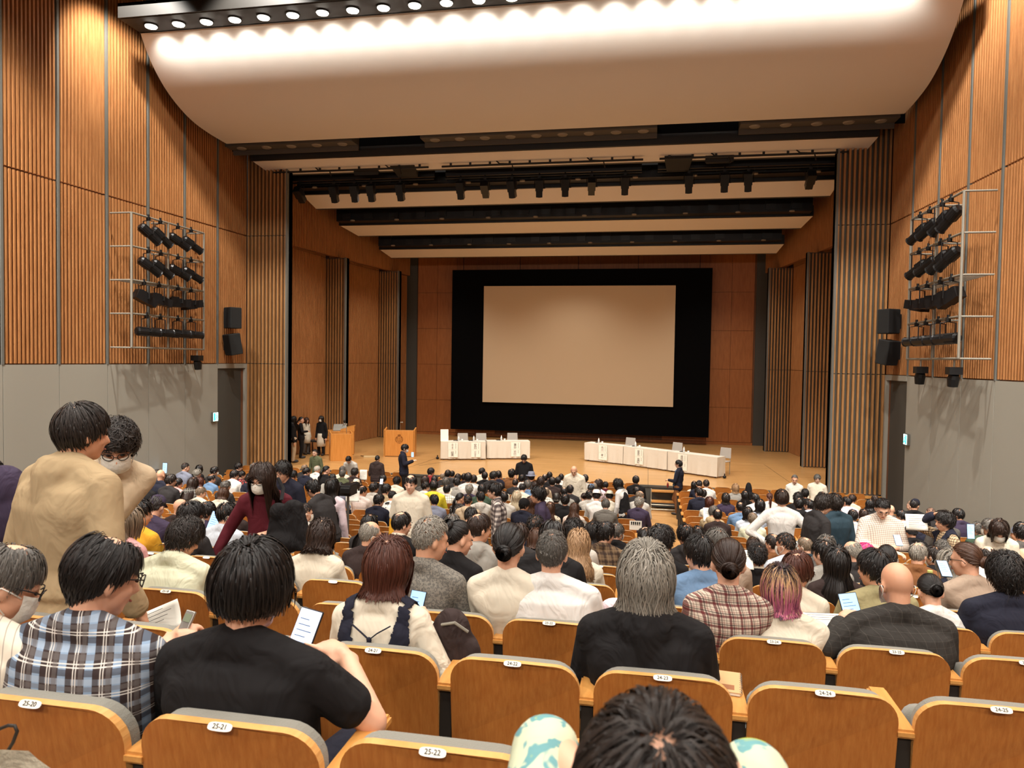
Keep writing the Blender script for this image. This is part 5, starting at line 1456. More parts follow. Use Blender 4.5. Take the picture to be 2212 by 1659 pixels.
def hair_words(k, c, acc):
    for a in acc:
        if ':' in a and a.split(':')[0] in ME_CAPS:
            n, col = a.split(':'); return '%s %s' % (cname(col), {'cap': 'cap', 'beanie': 'knit hat', 'beret': 'beret', 'hat': 'brimmed hat', 'bandana': 'headscarf', 'hood': 'hood up'}[n])
    w = HWORD.get(c, '')
    return {'bald': 'bald head', 'ring': 'bald crown and %s fringe' % w, 'thin': 'thinning %s hair' % w, 'bob': '%s bob' % w, 'bowl': 'rounded %s hair' % w, 'wavybob': 'wavy %s bob' % w, 'long': 'long %s hair' % w, 'wavylong': 'long wavy %s hair' % w, 'bun': '%s hair bun' % w, 'highbun': '%s hair bun' % w,
            'pony': '%s ponytail' % w, 'crop': 'cropped %s hair' % w, 'spiky': 'spiky %s hair' % w, 'messy': 'tousled %s hair' % w, 'curly': 'curly %s hair' % w, 'shaved': 'shaved %s head' % w}.get(k, 'short %s hair' % w)
def add_person(o, u, v, hw_, gw, extra='', label=None, row=None):
    PEOPLE.append(dict(o=o, u=u, v=v, hw=hw_, gw=gw, extra=extra, label=label, row=row))
recs = []
for ln in CROWD:
    f = ln.split(); cx0, cy0, s = CROPS[f[0]]
    recs.append(dict(u=cx0+float(f[1])/s, v=cy0+float(f[2])/s, w=float(f[3])/s, hair=f[4], hc=f[5], st=f[6], tc=f[7], pose=f[8], sex=f[9], acc=f[10].split(',') if len(f) > 10 else []))
recs.sort(key=lambda r_: -r_['w'])
VOL = {'bob': 1.15, 'wavybob': 1.25, 'long': 1.15, 'wavylong': 1.25, 'curly': 1.3, 'messy': 1.12, 'bowl': 1.1, 'bald': .9, 'ring': .95, 'shaved': .92, 'crop': .95}
for i, q in enumerate(recs):
    P = variant(q['sex'], q['pose']); best = None
    hw0 = .168*VOL.get(q['hair'], 1.0)*(1.05 if q['pose'] in 'RL' else 1)
    topl = P.top+(.012 if q['hair'] not in ('bald', 'shaved') else 0)
    for r_ in range(23, 4, -1):
        y = row_y(r_); p = aty(q['u'], q['v'], y+P.hc[1]); sc = (p[2]-floor_z(y))/topl; x = p[0]-P.hc[0]
        if sc <= 0: continue
        zc = proj(p)[2]; c = abs(math.log(sc))*7+.9*abs(math.log(q['w']/(hw0*sc*F_PX/zc)))
        for (r2, x2) in TAKEN:
            if r2 == r_ and abs(x2-x) < .44: c += 3.5*(.44-abs(x2-x))+.25
        if abs(x-CX) > hw(y)-.5: c += 3
        if r_ <= 15 and .1 < x < .75: c += .6
        if best is None or c < best[0]: best = (c, r_, x, y, sc)
    c, r_, x, y, sc = best; sc0 = sc; sc = min(max(sc, .84), 1.15); TAKEN.append((r_, x)); OCC.add((r_, int(round((x+.465)/SEATP))+22))
    R_ = random.Random(i)
    acc = []; capm = None; face = q['pose'] in 'RL'
    for a in q['acc']:
        if ':' in a and a.split(':')[0] in ME_CAPS: acc.append(a.split(':')[0]); capm = top_mat(a.split(':')[1])
        elif a in ('mask', 'glasses'): acc.append(a)
    near = q['w'] > 38
    o = dress(P, P.body, vshirt(P, q['st']), P.tr, None, (x, y, floor_z(y)), R_.uniform(-.06, .06), sc, top_mat(q['tc']), cloth(R_.choice(['black', 'navy', 'charcoal', 'dkgrey', 'khaki'])),
              None if q['hair'] == '-' else q['hair'], HM.get(q['hc']), SK[R_.randrange(3)], acc, capm, fine=.8 if near else .36, var=R_.randrange(2), face=face)
    if capm is not None and 'hood' not in acc:      # some hair shows below a hat
        h = link('hair', hair_get('ring', 0, .36), o, mat4(P.Rh, P.hc)); slot(h, HM['soft'])
    for a in q['acc']:
        if a.startswith('text:'):
            b = P.N-P.dir*.13-P.fwd*.18; t = text_mesh(a[5:], .095, 'lettering', plain('print_yellow', (214, 190, 80)), o, mat4(np.stack([P.lat, np.cross(-P.fwd, P.lat)*1.0, -P.fwd], 1), b))
        if a.startswith('collar:'):
            m = MB(); pts = [P.N+P.lat*(.063*math.cos(2*PI*k/16))+P.fwd*(.062*math.sin(2*PI*k/16)+.008)+np.array([0, 0, .05-.02*math.sin(2*PI*k/16)]) for k in range(17)]
            m.tube(pts, [(.008, .02)]*17, 8); cc = m.build('shirt_collar', top_mat(a[7:]), o, smooth=True)
    add_person(o, q['u'], q['v'], hair_words(q['hair'], q['hc'], q['acc']), '%s %s' % (cname(q['tc']), GARM[q['st']]), ''.join(' and '+a for a in q['acc'] if a in ('mask', 'glasses')), row=r_)
# ================================================================== PEOPLE NEAR THE CAMERA AND PEOPLE ON THEIR FEET
def place_sit(u, v, row, P, dz=.014):
    y = row_y(row); p = aty(u, v, y+P.hc[1]); sc = (p[2]-floor_z(y))/(P.top+dz); return p[0]-P.hc[0]*sc, y, floor_z(y), sc
def loc_of(u, v, yw, root, sc, rz=0):
    """pixel at world depth yw -> the person's own coordinates"""
    p = aty(u, v, yw)-np.array(root); p = rotz(-rz)@p; return p/sc
def seated_hero(u, v, row, label, short, hair, hc, style, topc, kw, fem=False, skin_i=0, acc=(), fine=2.0, sleeve=1.93, arms_px=None, handspec=None, topm=None, hairvar=5, face=False, x_fix=None, inf=.015, hair_fit=1.0, voxel=.0085):
    P0 = solve_pose(sit=True, fem=fem, **kw); x, y, z, sc = place_sit(u, v, row, P0)
    sc = min(max(sc, .85), 1.2)
    arms = {}
    for s, (e, w) in (arms_px or {}).items(): arms[s] = (loc_of(*e, (x, y, z), sc), loc_of(*w, (x, y, z), sc))
    P = solve_pose(sit=True, fem=fem, arms=arms, **kw)
    hs = {}
    for s, h in (handspec or {}).items():
        h = dict(h)
        if 'to' in h: h['d'] = loc_of(*h.pop('to'), (x, y, z), sc)-P.arms[s][1]
        hs[s] = h
    b = body_mesh(P, voxel, handspec=hs, dec=.38); sh = shirt_mesh(P, style, .0105, sleeve, inf, dec=.5); tr = trouser_mesh(P, .018)
    o = dress(P, b, sh, tr, shoe_mesh(P), (x, y, z), 0, sc, topm or top_mat(topc, .5), cloth('navy'), hair, HM.get(hc), SK[skin_i], acc, None, fine, hairvar, face, hair_fit)
    PEOPLE.append(dict(o=o, u=u, v=v, label=label, short=short, gw=label, hw='', extra='', row=row)); OCC.add((row, int(round((x+.465)/SEATP))+22)); TAKEN.append((row, x))
    return o, P, sc
FRONT = {}
# --- row 25
o, P, sc = seated_hero(30, 1172, 25, 'leftmost near man with greying hair, glasses and mask in pale striped shirt', 'the near man in pale stripes', 'thin', 'salt', 'collar', 'shirt_stripe', dict(lean=-4, hp=30, hy=-42, bulk=1.1), acc=('glasses', 'mask'), face=True)
o, P, sc = seated_hero(236, 1150, 25, 'balding man with glasses in blue and brown plaid shirt, back turned', 'the near plaid shirt', 'comb', 'black', 'collar', 'hero_plaid', dict(lean=-5, hp=18, hy=-30, bulk=1.18, sh=.205, py=.275), acc=('glasses',), face=True, hair_fit=1.06,
    arms_px={1: ((352, 1480, 1.98), (398, 1420, 2.10)), -1: ((60, 1500, 1.98), (362, 1392, 2.13))}, handspec={1: dict(to=(402, 1345, 2.16), up=(.5, -.8, .3), curl=.9), -1: dict(to=(395, 1360, 2.18), up=(0, -.3, 1), curl=.8)}, sleeve=1.62)
FRONT['plaid'] = (o, P, sc)
o, P, sc = seated_hero(557, 1170, 25, 'man with thick black hair in plain black T-shirt tapping a phone', 'the near black T-shirt', 'bowl', 'black', 'crew', 'black', dict(lean=-6, hp=12, hy=-14, bulk=1.12, sh=.205, py=.275), sleeve=.62, fine=2.5, hair_fit=1.12,
    arms_px={1: ((806, 1560, 1.86), (752, 1425, 2.05)), -1: ((370, 1560, 1.9), (600, 1440, 2.14))}, handspec={1: dict(to=(668, 1372, 2.08), up=(.2, -.4, .9), curl=.45, point=True), -1: dict(to=(622, 1372, 2.2), up=(-.8, -.5, .2), curl=.5)}, inf=.017)
FRONT['black'] = (o, P, sc)
# --- row 24
o, P, sc = seated_hero(843, 1158, 24, 'woman with reddish brown bob in navy pinafore over cream top', 'the navy pinafore', 'bob', 'red', 'crew', 'cream', dict(lean=0, hp=16, hy=-8), fem=True, fine=2.3,
    arms_px={1: ((962, 1468, 2.75), (922, 1348, 2.93)), -1: ((728, 1440, 2.8), (858, 1350, 2.95))}, handspec={1: dict(to=(902, 1312, 2.98), up=(.5, -.8, .2), curl=.7), -1: dict(to=(884, 1322, 3.0), up=(-.4, -.8, .3), curl=.6)}, sleeve=1.9)
def overlay(P, o, name, mat, keep, off=.006, fine_src=None):
    """a garment worn over the shirt: part of the shirt's own shape, moved outwards"""
    src = fine_src or [c for c in o.children if c.name.startswith('shirt')][0].data
    V = np.array([v.co[:] for v in src.vertices]); Nn = np.array([v.normal[:] for v in src.vertices])
    ok = keep(V); fs = [tuple(p.vertices) for p in src.polygons if all(ok[i] for i in p.vertices)]
    idx = sorted({i for f in fs for i in f}); mp = {a: b for b, a in enumerate(idx)}
    m = MB(); m.add(V[idx]+Nn[idx]*off, [tuple(mp[i] for i in f) for f in fs]); d = m.build(name, mat, o, smooth=True)
    s_ = d.modifiers.new('t', 'SOLIDIFY'); s_.thickness = .005; s_.offset = 1; return d
def pinafore(P, o, mat):
    def keep(V):
        q = V-P.N; h = q@P.dir; x = np.abs(q@P.lat); y = q@P.fwd
        scoop = np.interp(h, [-.26, -.195, -.15, -.08, .0, .2], [-1, .028, .056, .080, .094, .094])
        arm_ = np.interp(h, [-.5, -.24, -.16, -.05, .1], [.30, .178, .160, .150, .146])
        return ((x > scoop) | (h < -.20)) & (x < arm_)
    d = overlay(P, o, 'pinafore', mat, keep, .007, shirt_mesh(P, 'crew', .0066, 1.0, .015, dec=.6))
    b = MB(); c = P.N-P.dir*.095-P.fwd*.140
    for s_ in (-1, 1):
        b.tube([c, c+P.lat*s_*.035+P.dir*.030-P.fwd*.002, c+P.lat*s_*.088+P.dir*.060+P.fwd*.012], [(.006, .003)]*3, 6); b.tube([c, c+P.lat*s_*.014-P.dir*.05-P.fwd*.006, c+P.lat*s_*.022-P.dir*.10], [(.009, .003)]*3, 6)
        b.tube([c, c+P.lat*s_*.022-P.dir*.028-P.fwd*.012, c+P.lat*s_*.010-P.dir*.05, c], [(.006, .003)]*4, 6)
    b.ell(c, (.012, .009, .012), 8, 6); b.build('tie', mat, d)
pinafore(P, o, cloth('navy', .3)); FRONT['navy'] = (o, P, sc)
o, P, sc = seated_hero(1397, 1177, 24, 'person with long flowing grey hair in black hooded sweatshirt', 'the long grey hair', 'mane', 'grey', 'hood', 'charcoal', dict(lean=0, hp=6, bulk=1.1, sh=.20), fine=2.5, skin_i=2, topm=cloth('black', .6), inf=.026, hair_fit=1.10)
m = MB(); pts = [P.N+P.lat*(.060*math.cos(2*PI*k/16))+P.fwd*(.062*math.sin(2*PI*k/16)+.006)+np.array([0, 0, .05-.02*math.sin(2*PI*k/16)]) for k in range(17)]
m.tube(pts, .007, 6); m.build('neck_cord', plain('cord_ochre', (170, 150, 96)), o)
# --- row 23
o, P, sc = seated_hero(408, 1118, 23, 'man with tousled black hair in pale green jacket, head bowed', 'the pale green jacket', 'messy', 'soft', 'jacket', 'mint', dict(lean=6, hp=30, hy=-22, bulk=1.15, sh=.205), fine=2)
o, P, sc = seated_hero(1194, 1141, 23, 'broad man with cropped greying hair in crisp white shirt', 'the crisp white shirt', 'crop', 'salt', 'collar', 'white', dict(lean=-2, hp=4, bulk=1.18, sh=.215), fine=2.5)
m = MB(); c = P.N-P.dir*.20-P.fwd*.148
m.box(-.017, .017, -.006, .0, -.19, .045); k_ = m.build('box_pleat', top_mat('white', .5), o); k_.matrix_local = mat4(np.stack([P.lat, P.fwd, [0, 0, 1]], 1), c)
o, P, sc = seated_hero(1684, 1219, 23, 'person with pink bob and dark roots in loose cream T-shirt', 'the pink bob', 'bob', 'pink', 'crew', 'cream', dict(lean=4, hp=14, bulk=1.12, sh=.19), fem=True, fine=2.5, topm=cloth('cream', .55), sleeve=1.1, inf=.02, hair_fit=1.08)
M_JKT = plaid('jacketnet', (52, 49, 46), [(0, .05, (84, 80, 74), .5, 'vh')], .05, .03, .5)
o, P, sc = seated_hero(1933, 1206, 23, 'bald man wearing a mask in dark patterned jacket, phone in hand', 'the bald near man', 'bald', '-', 'jacket', 'charcoal', dict(lean=4, hp=12, hy=10, bulk=1.22, sh=.21), acc=('mask', 'glasses'), topm=M_JKT, face=True, skin_i=1,
    arms_px={-1: ((1790, 1400, 3.75), (1815, 1345, 3.95))}, handspec={-1: dict(to=(1850, 1305, 4.02), up=(-.6, -.7, .3), curl=.5)}, inf=.02)
FRONT['bald'] = (o, P, sc)
# --- row 22
o, P, sc = seated_hero(2002, 1251, 22, 'woman with black plaited bun in white top beside the bald man', 'the plaited bun', 'bun', 'black', 'crew', 'white', dict(lean=8, hp=26), fem=True, fine=2)
o, P, sc = seated_hero(2171, 1196, 22, 'person with full black hair in navy T-shirt at the right edge', 'the navy T-shirt', 'messy', 'black', 'crew', 'navy', dict(lean=0, hp=10, bulk=1.12, sh=.205), fine=2.3, sleeve=.9, hair_fit=1.1, inf=.02)
# --- row 26, right under the camera
o, P, sc = seated_hero(1420, 1497, 26, 'dark-haired person in tie-dyed top just below the camera, elbows raised', 'the tie-dyed top', 'short', 'soft', 'crew', 'tiedye', dict(lean=-4, hp=2), fem=True, fine=2.5, sleeve=.94, inf=.016, voxel=.0085,
    arms_px={-1: ((1182, 1600, 1.05), (1262, 1700, .95)), 1: ((1622, 1655, 1.05), (1545, 1730, .95))}, hair_fit=1.06, hairvar=3)

# --- people on their feet: u, v of the head top, depth y, turn (degrees, 0 faces the stage)
def stander(u, v, y, turn, label, short, hair, hc, style, topc, trc='charcoal', kw=None, fem=False, acc=(), sleeve=1.93, fz=None, face=True, fine=.6, arms=None, hem=-.06, handspec=None, shoes=True, legs=None, skin_i=None, inf=.016, smax=1.14, topm=None, var=1, voxel=.0125):
    kw = dict(kw or {}); rz = math.radians(turn); fl = floor_z(y) if fz is None else fz
    P = solve_pose(sit=False, fem=fem, arms=arms, legs=legs, **kw)
    d = rotz(rz)@np.array([P.hc[0], P.hc[1], 0]); p = aty(u, v, y+d[1]); sc = (p[2]-fl)/(P.top+.014); sc = min(max(sc, .82), smax)
    x = p[0]-d[0]*sc; yy = y
    b = body_mesh(P, voxel, dec=.34, handspec=handspec); sh = shirt_mesh(P, style, .0135, sleeve, inf, hem, dec=.45); tr = trouser_mesh(P, .016)
    o = dress(P, b, sh, tr, shoe_mesh(P) if shoes else None, (x, yy, fl), rz, sc, topm or top_mat(topc), cloth(trc), hair, HM.get(hc), SK[skin_i if skin_i is not None else int(u) % 3], acc, None, fine, var, face)
    PEOPLE.append(dict(o=o, u=u, v=v, label=label, short=short, gw=label, hw='', extra='', row=None)); return o, P, sc
o, P, sc = stander(178, 868, 2.80, -14, 'tall man standing at left in tan hooded coat, back turned', 'the tan coat', 'short', 'soft', 'hood', 'tan', 'black', dict(lean=2, hp=8, hy=-14, bulk=1.15, sh=.21), fine=2, inf=.026, hem=-.10, topm=cloth('tan', .4), arms={1: ([.30, -.03, 1.06], [.31, .10, .82]), -1: ([-.29, -.02, 1.06], [-.27, .12, .82])}, voxel=.010)
FRONT['tan'] = (o, P, sc)
stander(252, 893, 3.75, -156, 'curly-haired man standing at left with glasses and white mask, head bowed', 'the curly-haired man', 'curly', 'soft', 'jacket', 'beige', 'navy', dict(lean=14, tilt=-34, hp=24, hy=14), arms={-1: ([-.30, .20, 1.05], [-.12, .30, .95])}, acc=('mask', 'glasses'), fine=1.6, voxel=.010)
stander(-30, 985, 3.72, -20, 'person in dark jacket cut off by the left edge of the view', 'the dark jacket at the left edge', 'short', 'black', 'jacket', 'violet', 'navy', dict(bulk=1.15))
o, P, sc = stander(567, 998, 6.0, 196, 'long-haired woman in maroon shirt and mask walking between the rows', 'the maroon shirt', 'long', 'dkbrown', 'collar', 'maroon', 'black', dict(lean=8, hp=14, hy=-16), fem=True, acc=('mask', 'glasses'), fine=2,
    arms={1: ([.30, .02, 1.02], [.40, .10, .80]), -1: ([-.26, .02, 1.04], [-.06, .20, 1.02])}, voxel=.010)
FRONT['maroon'] = (o, P, sc)
stander(676, 1036, 9.4, 78, 'man in charcoal sweater stooping in the left aisle', 'the charcoal sweater', 'short', 'black', 'crew', 'charcoal', 'black', dict(lean=20, hp=24, bulk=1.1))
stander(718, 1031, 10.3, -6, 'woman with very long straight black hair in pale pink cardigan standing', 'the pale pink cardigan', 'xlong', 'black', 'crew', 'palepink', 'blue', dict(hp=6), fem=True)
o, P, sc = stander(887, 1024, 10.0, 186, 'balding man facing back in cream T-shirt over yellow sleeves', 'the yellow sleeves', 'comb', 'black', 'crew', 'ltgrey', 'khaki', dict(hp=4, bulk=1.12), sleeve=.8, inf=.022, topm=top_mat('cream'))
sl = MB()
for s in (-1, 1): arm(sl, P, s, .012)
q_ = link('undershirt_sleeves', remesh(sl, 'undershirt_sleeves', .0135, 2), o); slot(q_, cloth('amber'))
stander(1067, 1042, 11.4, 100, 'man with glasses in black and white check shirt walking left', 'the black and white check shirt', 'short', 'black', 'collar', 'dark_check', 'navy', dict(lean=6, hp=4), acc=('glasses',))
stander(1162, 1050, 11.0, 100, 'man in dark jacket walking left through the rows', 'the dark jacket walking left', 'messy', 'black', 'jacket', 'violet', 'black', dict(lean=6, hp=4))
stander(1240, 1006, 19.0, 176, 'bald person standing in loose cream tunic, looking down', 'the cream tunic', 'bald', '-', 'crew', 'cream', 'cream', dict(hp=26, lean=4, bulk=1.1), inf=.03, topm=cloth('cream', .5))
stander(1132, 982, 21.5, 180, 'man in black short-sleeved shirt standing before the stage, looking down', 'the black short-sleeved shirt', 'short', 'black', 'collar', 'black', 'black', dict(hp=26), sleeve=.9)
o, P, sc = stander(875, 959, 21.9, -72, 'masked man in dark suit standing before the stage with a phone', 'the dark suit before the stage', 'short', 'black', 'jacket', 'navy', 'black', dict(hp=16), acc=('mask',), arms={1: ([.26, .02, 1.12], [.16, .26, 1.20])}, inf=.022)
FRONT['suit'] = (o, P, sc)
stander(816, 983, 21.3, -4, 'person in dark brown hooded top standing before the stage, back turned', 'the dark brown hooded top', 'bun', 'black', 'hood', 'dkbrown', 'black', dict(lean=2, hp=10, bulk=1.12), inf=.03)
stander(752, 986, 21.4, 176, 'stooping man in white T-shirt before the left of the stage', 'the stooping white T-shirt', 'short', 'black', 'crew', 'ltgrey', 'black', dict(lean=24, hp=34), sleeve=.9)
stander(680, 970, 21.8, 168, 'man in olive jacket with glasses before the left of the stage', 'the olive jacket before the stage', 'crop', 'black', 'jacket', 'olive', 'black', dict(lean=8, hp=2), acc=('glasses',))
stander(612, 995, 9.4, 168, 'black-haired man with glasses facing back behind the maroon shirt', 'the man behind the maroon shirt', 'messy', 'black', 'crew', 'navy', 'black', dict(hp=12, lean=6), acc=('glasses',))
o, P, sc = stander(1335, 1034, 17.5, 62, 'woman with black bob in black pinafore over white blouse, standing', 'the black pinafore', 'bob', 'black', 'collar', 'white', 'black', dict(lean=10, hp=22), fem=True)
pin = MB(); capsule(pin, P.pel-np.array([0, 0, .30]), P.pel+P.dir*.30, .21, .165); capsule(pin, P.pel-np.array([0, 0, .62]), P.pel-np.array([0, 0, .3]), .25, .21)
q_ = link('pinafore', remesh(pin, 'pinafore', .016, 2), o); slot(q_, cloth('black'))
o, P, sc = stander(1466, 993, 22.0, 74, 'man in navy jacket and brown trousers standing by the stage steps', 'the man by the stage steps', 'short', 'black', 'jacket', 'navy', 'brown', dict(hp=2), acc=('glasses',), arms={-1: ([-.24, .04, 1.06], [-.10, .27, 1.06])}, legs={1: ([.10, .14, .46], [.10, -.10, .14])})
q_ = MB(); torso(q_, P, .004, .97); q_ = link('striped_shirt', remesh(q_, 'striped_shirt', .0135, 2), o); slot(q_, top_mat('blue_stripe')); q_.location = P.fwd*.034
m = MB(); m.ell(P.arms[-1][1]+np.array([-.01, .02, -.16]), (.05, .03, .085), 12, 8); m.build('red_pouch', plain('pouch_red', (130, 34, 30), rough=.6), o)
stander(1717, 1025, 20.4, 172, 'woman with tied grey hair in cream striped sweater before the stage', 'the cream striped sweater', 'bun', 'salt', 'crew', 'cream_stripe', 'black', dict(hp=14), fem=True)
stander(1766, 1024, 20.4, 156, 'man with glasses in open cream jacket before the right of the stage', 'the open cream jacket', 'short', 'salt', 'jacket', 'cream', 'dkgrey', dict(hp=4, hy=20), acc=('glasses',))
stander(1689, 1056, 11.4, -2, 'person in white long-sleeved top standing with hands on hips', 'the hands on hips', 'bowl', 'dkbrown', 'crew', 'white', 'navy', dict(hp=4, sh=.185), arms={1: ([.42, -.08, 1.10], [.16, -.13, .95]), -1: ([-.42, -.08, 1.10], [-.16, -.13, .95])}, handspec={1: dict(d=[-.5, .3, -.5], up=[.3, -.8, .3], curl=.4), -1: dict(d=[.5, .3, -.5], up=[-.3, -.8, .3], curl=.4)}, fine=1.0, topm=cloth('white', .5))
stander(1781, 1068, 10.5, -72, 'man in charcoal T-shirt standing in profile, head bowed', 'the charcoal T-shirt in profile', 'messy', 'soft', 'crew', 'charcoal', 'black', dict(hp=24, lean=4), sleeve=.9, fine=1.0)
stander(1803, 1066, 11.5, 20, 'person in teal jacket standing beyond the charcoal T-shirt', 'the teal jacket', 'messy', 'soft', 'jacket', 'teal', 'black', dict(hp=6, bulk=1.1), fine=1.0)
stander(1907, 1076, 10.2, 174, 'man with crossed arms in brown check shirt looking down', 'the crossed arms', 'crop', 'black', 'collar', 'fine_check', 'khaki', dict(hp=28, bulk=1.12), acc=('glasses',), sleeve=1.15, arms={1: ([.25, .08, 1.10], [-.10, .24, 1.06]), -1: ([-.25, .08, 1.10], [.10, .26, 1.09])}, fine=1.0)
stander(2041, 1104, 9.8, 96, 'man in navy vest over brown gingham shirt, arm raised to his head', 'the navy vest', 'messy', 'black', 'collar', 'gingham', 'navy', dict(hp=6), arms={1: ([.30, .26, 1.45], [.10, .10, 1.62])}, fine=1.0)
o, P, sc = PEOPLE[-1]['o'], None, None
P = solve_pose(sit=False, hp=6)
overlay(P, o, 'vest', cloth('navy'), lambda V: (np.abs((V-P.N)@P.lat) < .165) & ~((np.abs((V-P.N)@P.lat) < .05) & ((V-P.N)@P.fwd > .02)))
stander(2159, 1124, 9.7, 166, 'woman with brown hair in cream jacket and mask looking down', 'the cream jacket with mask', 'bob', 'dkbrown', 'jacket', 'cream', 'beige', dict(hp=34, lean=6), fem=True, acc=('mask',), fine=1.0)
# --- the group at the left of the stage
SZ = STAGE_Z
stander(634, 898, 24.3, -60, 'person in black sweater and beige trousers at the left stage edge', 'the beige trousers on stage', 'long', 'black', 'crew', 'black', 'beige', dict(hp=2), fem=True, fz=SZ, arms={-1: ([-.22, .06, 1.05], [-.06, .16, 1.30])})
stander(651, 900, 25.4, -64, 'person in black suit with ponytail at the left of the stage', 'the black suit on stage', 'pony', 'black', 'jacket', 'black', 'black', dict(hp=4), fem=True, fz=SZ, arms={1: ([.22, .04, 1.04], [.05, .24, 1.04])})
stander(662, 901, 26.4, -110, 'person with long brown hair in white coat at the left of the stage', 'the white coat on stage', 'long', 'brown', 'jacket', 'cream', 'dkgrey', dict(hp=6), fem=True, fz=SZ)
o, P = PEOPLE[-1]['o'], solve_pose(sit=False, fem=True, hp=6)
m = MB(); m.tube([P.pel+np.array([0, 0, z_]) for z_ in (.12, .0, -.15, -.34)], [(.17, .13), (.185, .145), (.20, .16), (.215, .17)], 16); m.build('coat_skirt', cloth('cream'), o, smooth=True)
o, P, sc = stander(694, 898, 26.3, 176, 'masked person in black blazer and pale skirt beside the control desk', 'the black blazer on stage', 'bob', 'black', 'jacket', 'black', 'black', dict(hp=4), fem=True, acc=('mask',), fz=SZ)
m = MB(); m.tube([P.pel+np.array([0, 0, z_]) for z_ in (.06, -.05, -.25, -.46)], [(.155, .125), (.18, .145), (.20, .165), (.215, .18)], 16); m.build('skirt', cloth('cream'), o, smooth=True)

# ================================================================== THINGS HELD, WORN AND LEFT ON SEATS
M_SCR = plain('phone_screen', (150, 190, 235), rough=.15, emit=(150, 196, 245), estr=.9)
M_SCR2 = plain('phone_screen_white', (206, 214, 235), rough=.15, emit=(205, 214, 240), estr=.95)
def phone(u, v, y, size, tilt, turn, label, scr=None, spin=0, w=.5):
    p = aty(u, v, y); e_ = empty('phone', p, label=label, cat='phone'); e_.rotation_euler = (math.radians(tilt), math.radians(spin), math.radians(turn))
    h = size/2; a = h*w*.98
    m = MB(); m.box(-a, a, 0, .009, -h, h); m.build('case', M_BLACK, e_, bevel=.003)
    m = MB(); m.box(-a*.92, a*.92, -.0012, .0, -h*.95, h*.95); s = m.build('screen', scr or M_SCR, e_)
    m = MB(); 
    for k in range(5): m.box(-a*.7, a*(.1+.12*((k*7) % 5)), -.0018, -.0012, h*.55-k*h*.22, h*.585-k*h*.22)
    tag(m.build('screen_text', plain('screen_ink', (92, 120, 160), rough=.3), s), kind='stuff')
phone(655, 1370, 2.12, .16, -28, -6, 'phone with white screen held by the man in black T-shirt', M_SCR2, 8, .52)
phone(897, 1312, 2.99, .145, -28, -4, 'phone with pale blue chat screen held by the woman in navy pinafore', M_SCR, 4)
phone(1838, 1313, 4.02, .155, -30, 6, 'phone in a black case held by the bald man', M_SCR, -8, .62)
phone(356, 1011, 18.6, .30, -5, 0, 'lit phone held up to film by a bald man at the far left', M_SCR)
phone(891, 982, 22.0, .16, -20, 20, 'phone held by the masked man in dark suit before the stage')
phone(2097, 1148, 9.1, .17, -8, 6, 'lit phone held up in front of a dark green jacket', M_SCR)
phone(1940, 1167, 9.3, .16, -50, 0, 'lit phone held low by the person in black knit hat', M_SCR)
phone(464, 1126, 7.6, .22, -22, -8, 'tablet in a black case held in the left rows', M_SCR, 8, .75)
phone(2040, 1228, 6.2, .16, -55, 0, 'lit phone held low beside the grey bob', M_SCR)
phone(824, 1040, 17.5, .16, -40, 10, 'lit phone in the lap of a black-haired person before the stage', M_SCR2)
# recorder in the hands of the man in plaid
p = aty(404, 1338, 2.17); e_ = empty('voice_recorder', p, label='small silver voice recorder in the hands of the man in plaid', cat='recorder'); e_.rotation_euler = (math.radians(-30), math.radians(10), 0)
m = MB(); m.box(-.017, .017, 0, .013, -.05, .03); m.build('body', plain('recorder_silver', (170, 168, 162), rough=.35, metal=.6), e_, bevel=.003)
m = MB(); m.box(-.012, .012, -.0015, 0, -.008, .018); m.build('display', plain('recorder_lcd', (140, 150, 126), rough=.3), e_)
def sheet(u, v, y, w, h, rx, rz, label, lines=5, ry=0, name='paper_sheet', c=(240, 236, 224)):
    p = aty(u, v, y); m = MB(); nx, nz = 6, 6; vs_ = []
    for j in range(nz+1):
        for i in range(nx+1):
            a, b_ = i/nx-.5, j/nz-.5; vs_.append((a*w, .012*math.sin(a*4)*math.cos(b_*3), b_*h))
    m.add(vs_, [(j*(nx+1)+i, j*(nx+1)+i+1, (j+1)*(nx+1)+i+1, (j+1)*(nx+1)+i) for j in range(nz) for i in range(nx)])
    o = m.build(name, plain('paper_%d' % c[0], c, rough=.85), smooth=True); s = o.modifiers.new('s', 'SOLIDIFY'); s.thickness = .0012
    o.location = p; o.rotation_euler = (math.radians(rx), math.radians(ry), math.radians(rz)); tag(o, label, 'paper')
    if lines:
        q = MB()
        for k in range(lines): q.box(-w*.38, w*(.1+.25*((k*5) % 3)/2), -.0165, -.0158, h*.34-k*h*.13, h*.357-k*h*.13)
        tag(q.build('print', plain('print_grey', (92, 90, 88)), o), kind='stuff')
    return o
sheet(352, 1338, 3.40, .21, .15, -20, 0, 'printed sheet stuck behind the armrest in front of the plaid shirt', 4, -25)
sheet(785, 1026, 19.8, .21, .30, -8, 10, 'white flyer held up near the front of the left rows')
sheet(1980, 1128, 9.9, .27, .2, -12, 6, 'open newspaper held up on the right side', 6)
sheet(1606, 1208, 6.6, .16, .2, -50, 0, 'white handout in the lap of the person with spiky hair', 3)
sheet(1793, 1343, 4.3, .30, .2, -82, 8, 'printed handout lying flat beside the phone of the bald man', 4)
sheet(1535, 1112, 15.6, .3, .3, -30, 0, 'white leaflet held by the beige hooded top', 3)
sheet(762, 1072, 12.2, .24, .2, -20, 12, 'white open booklet beside the camera stand', 4)
sheet(1024, 1272, 5.0, .2, .2, -60, 20, 'white papers beside the grey tweed jacket', 3)
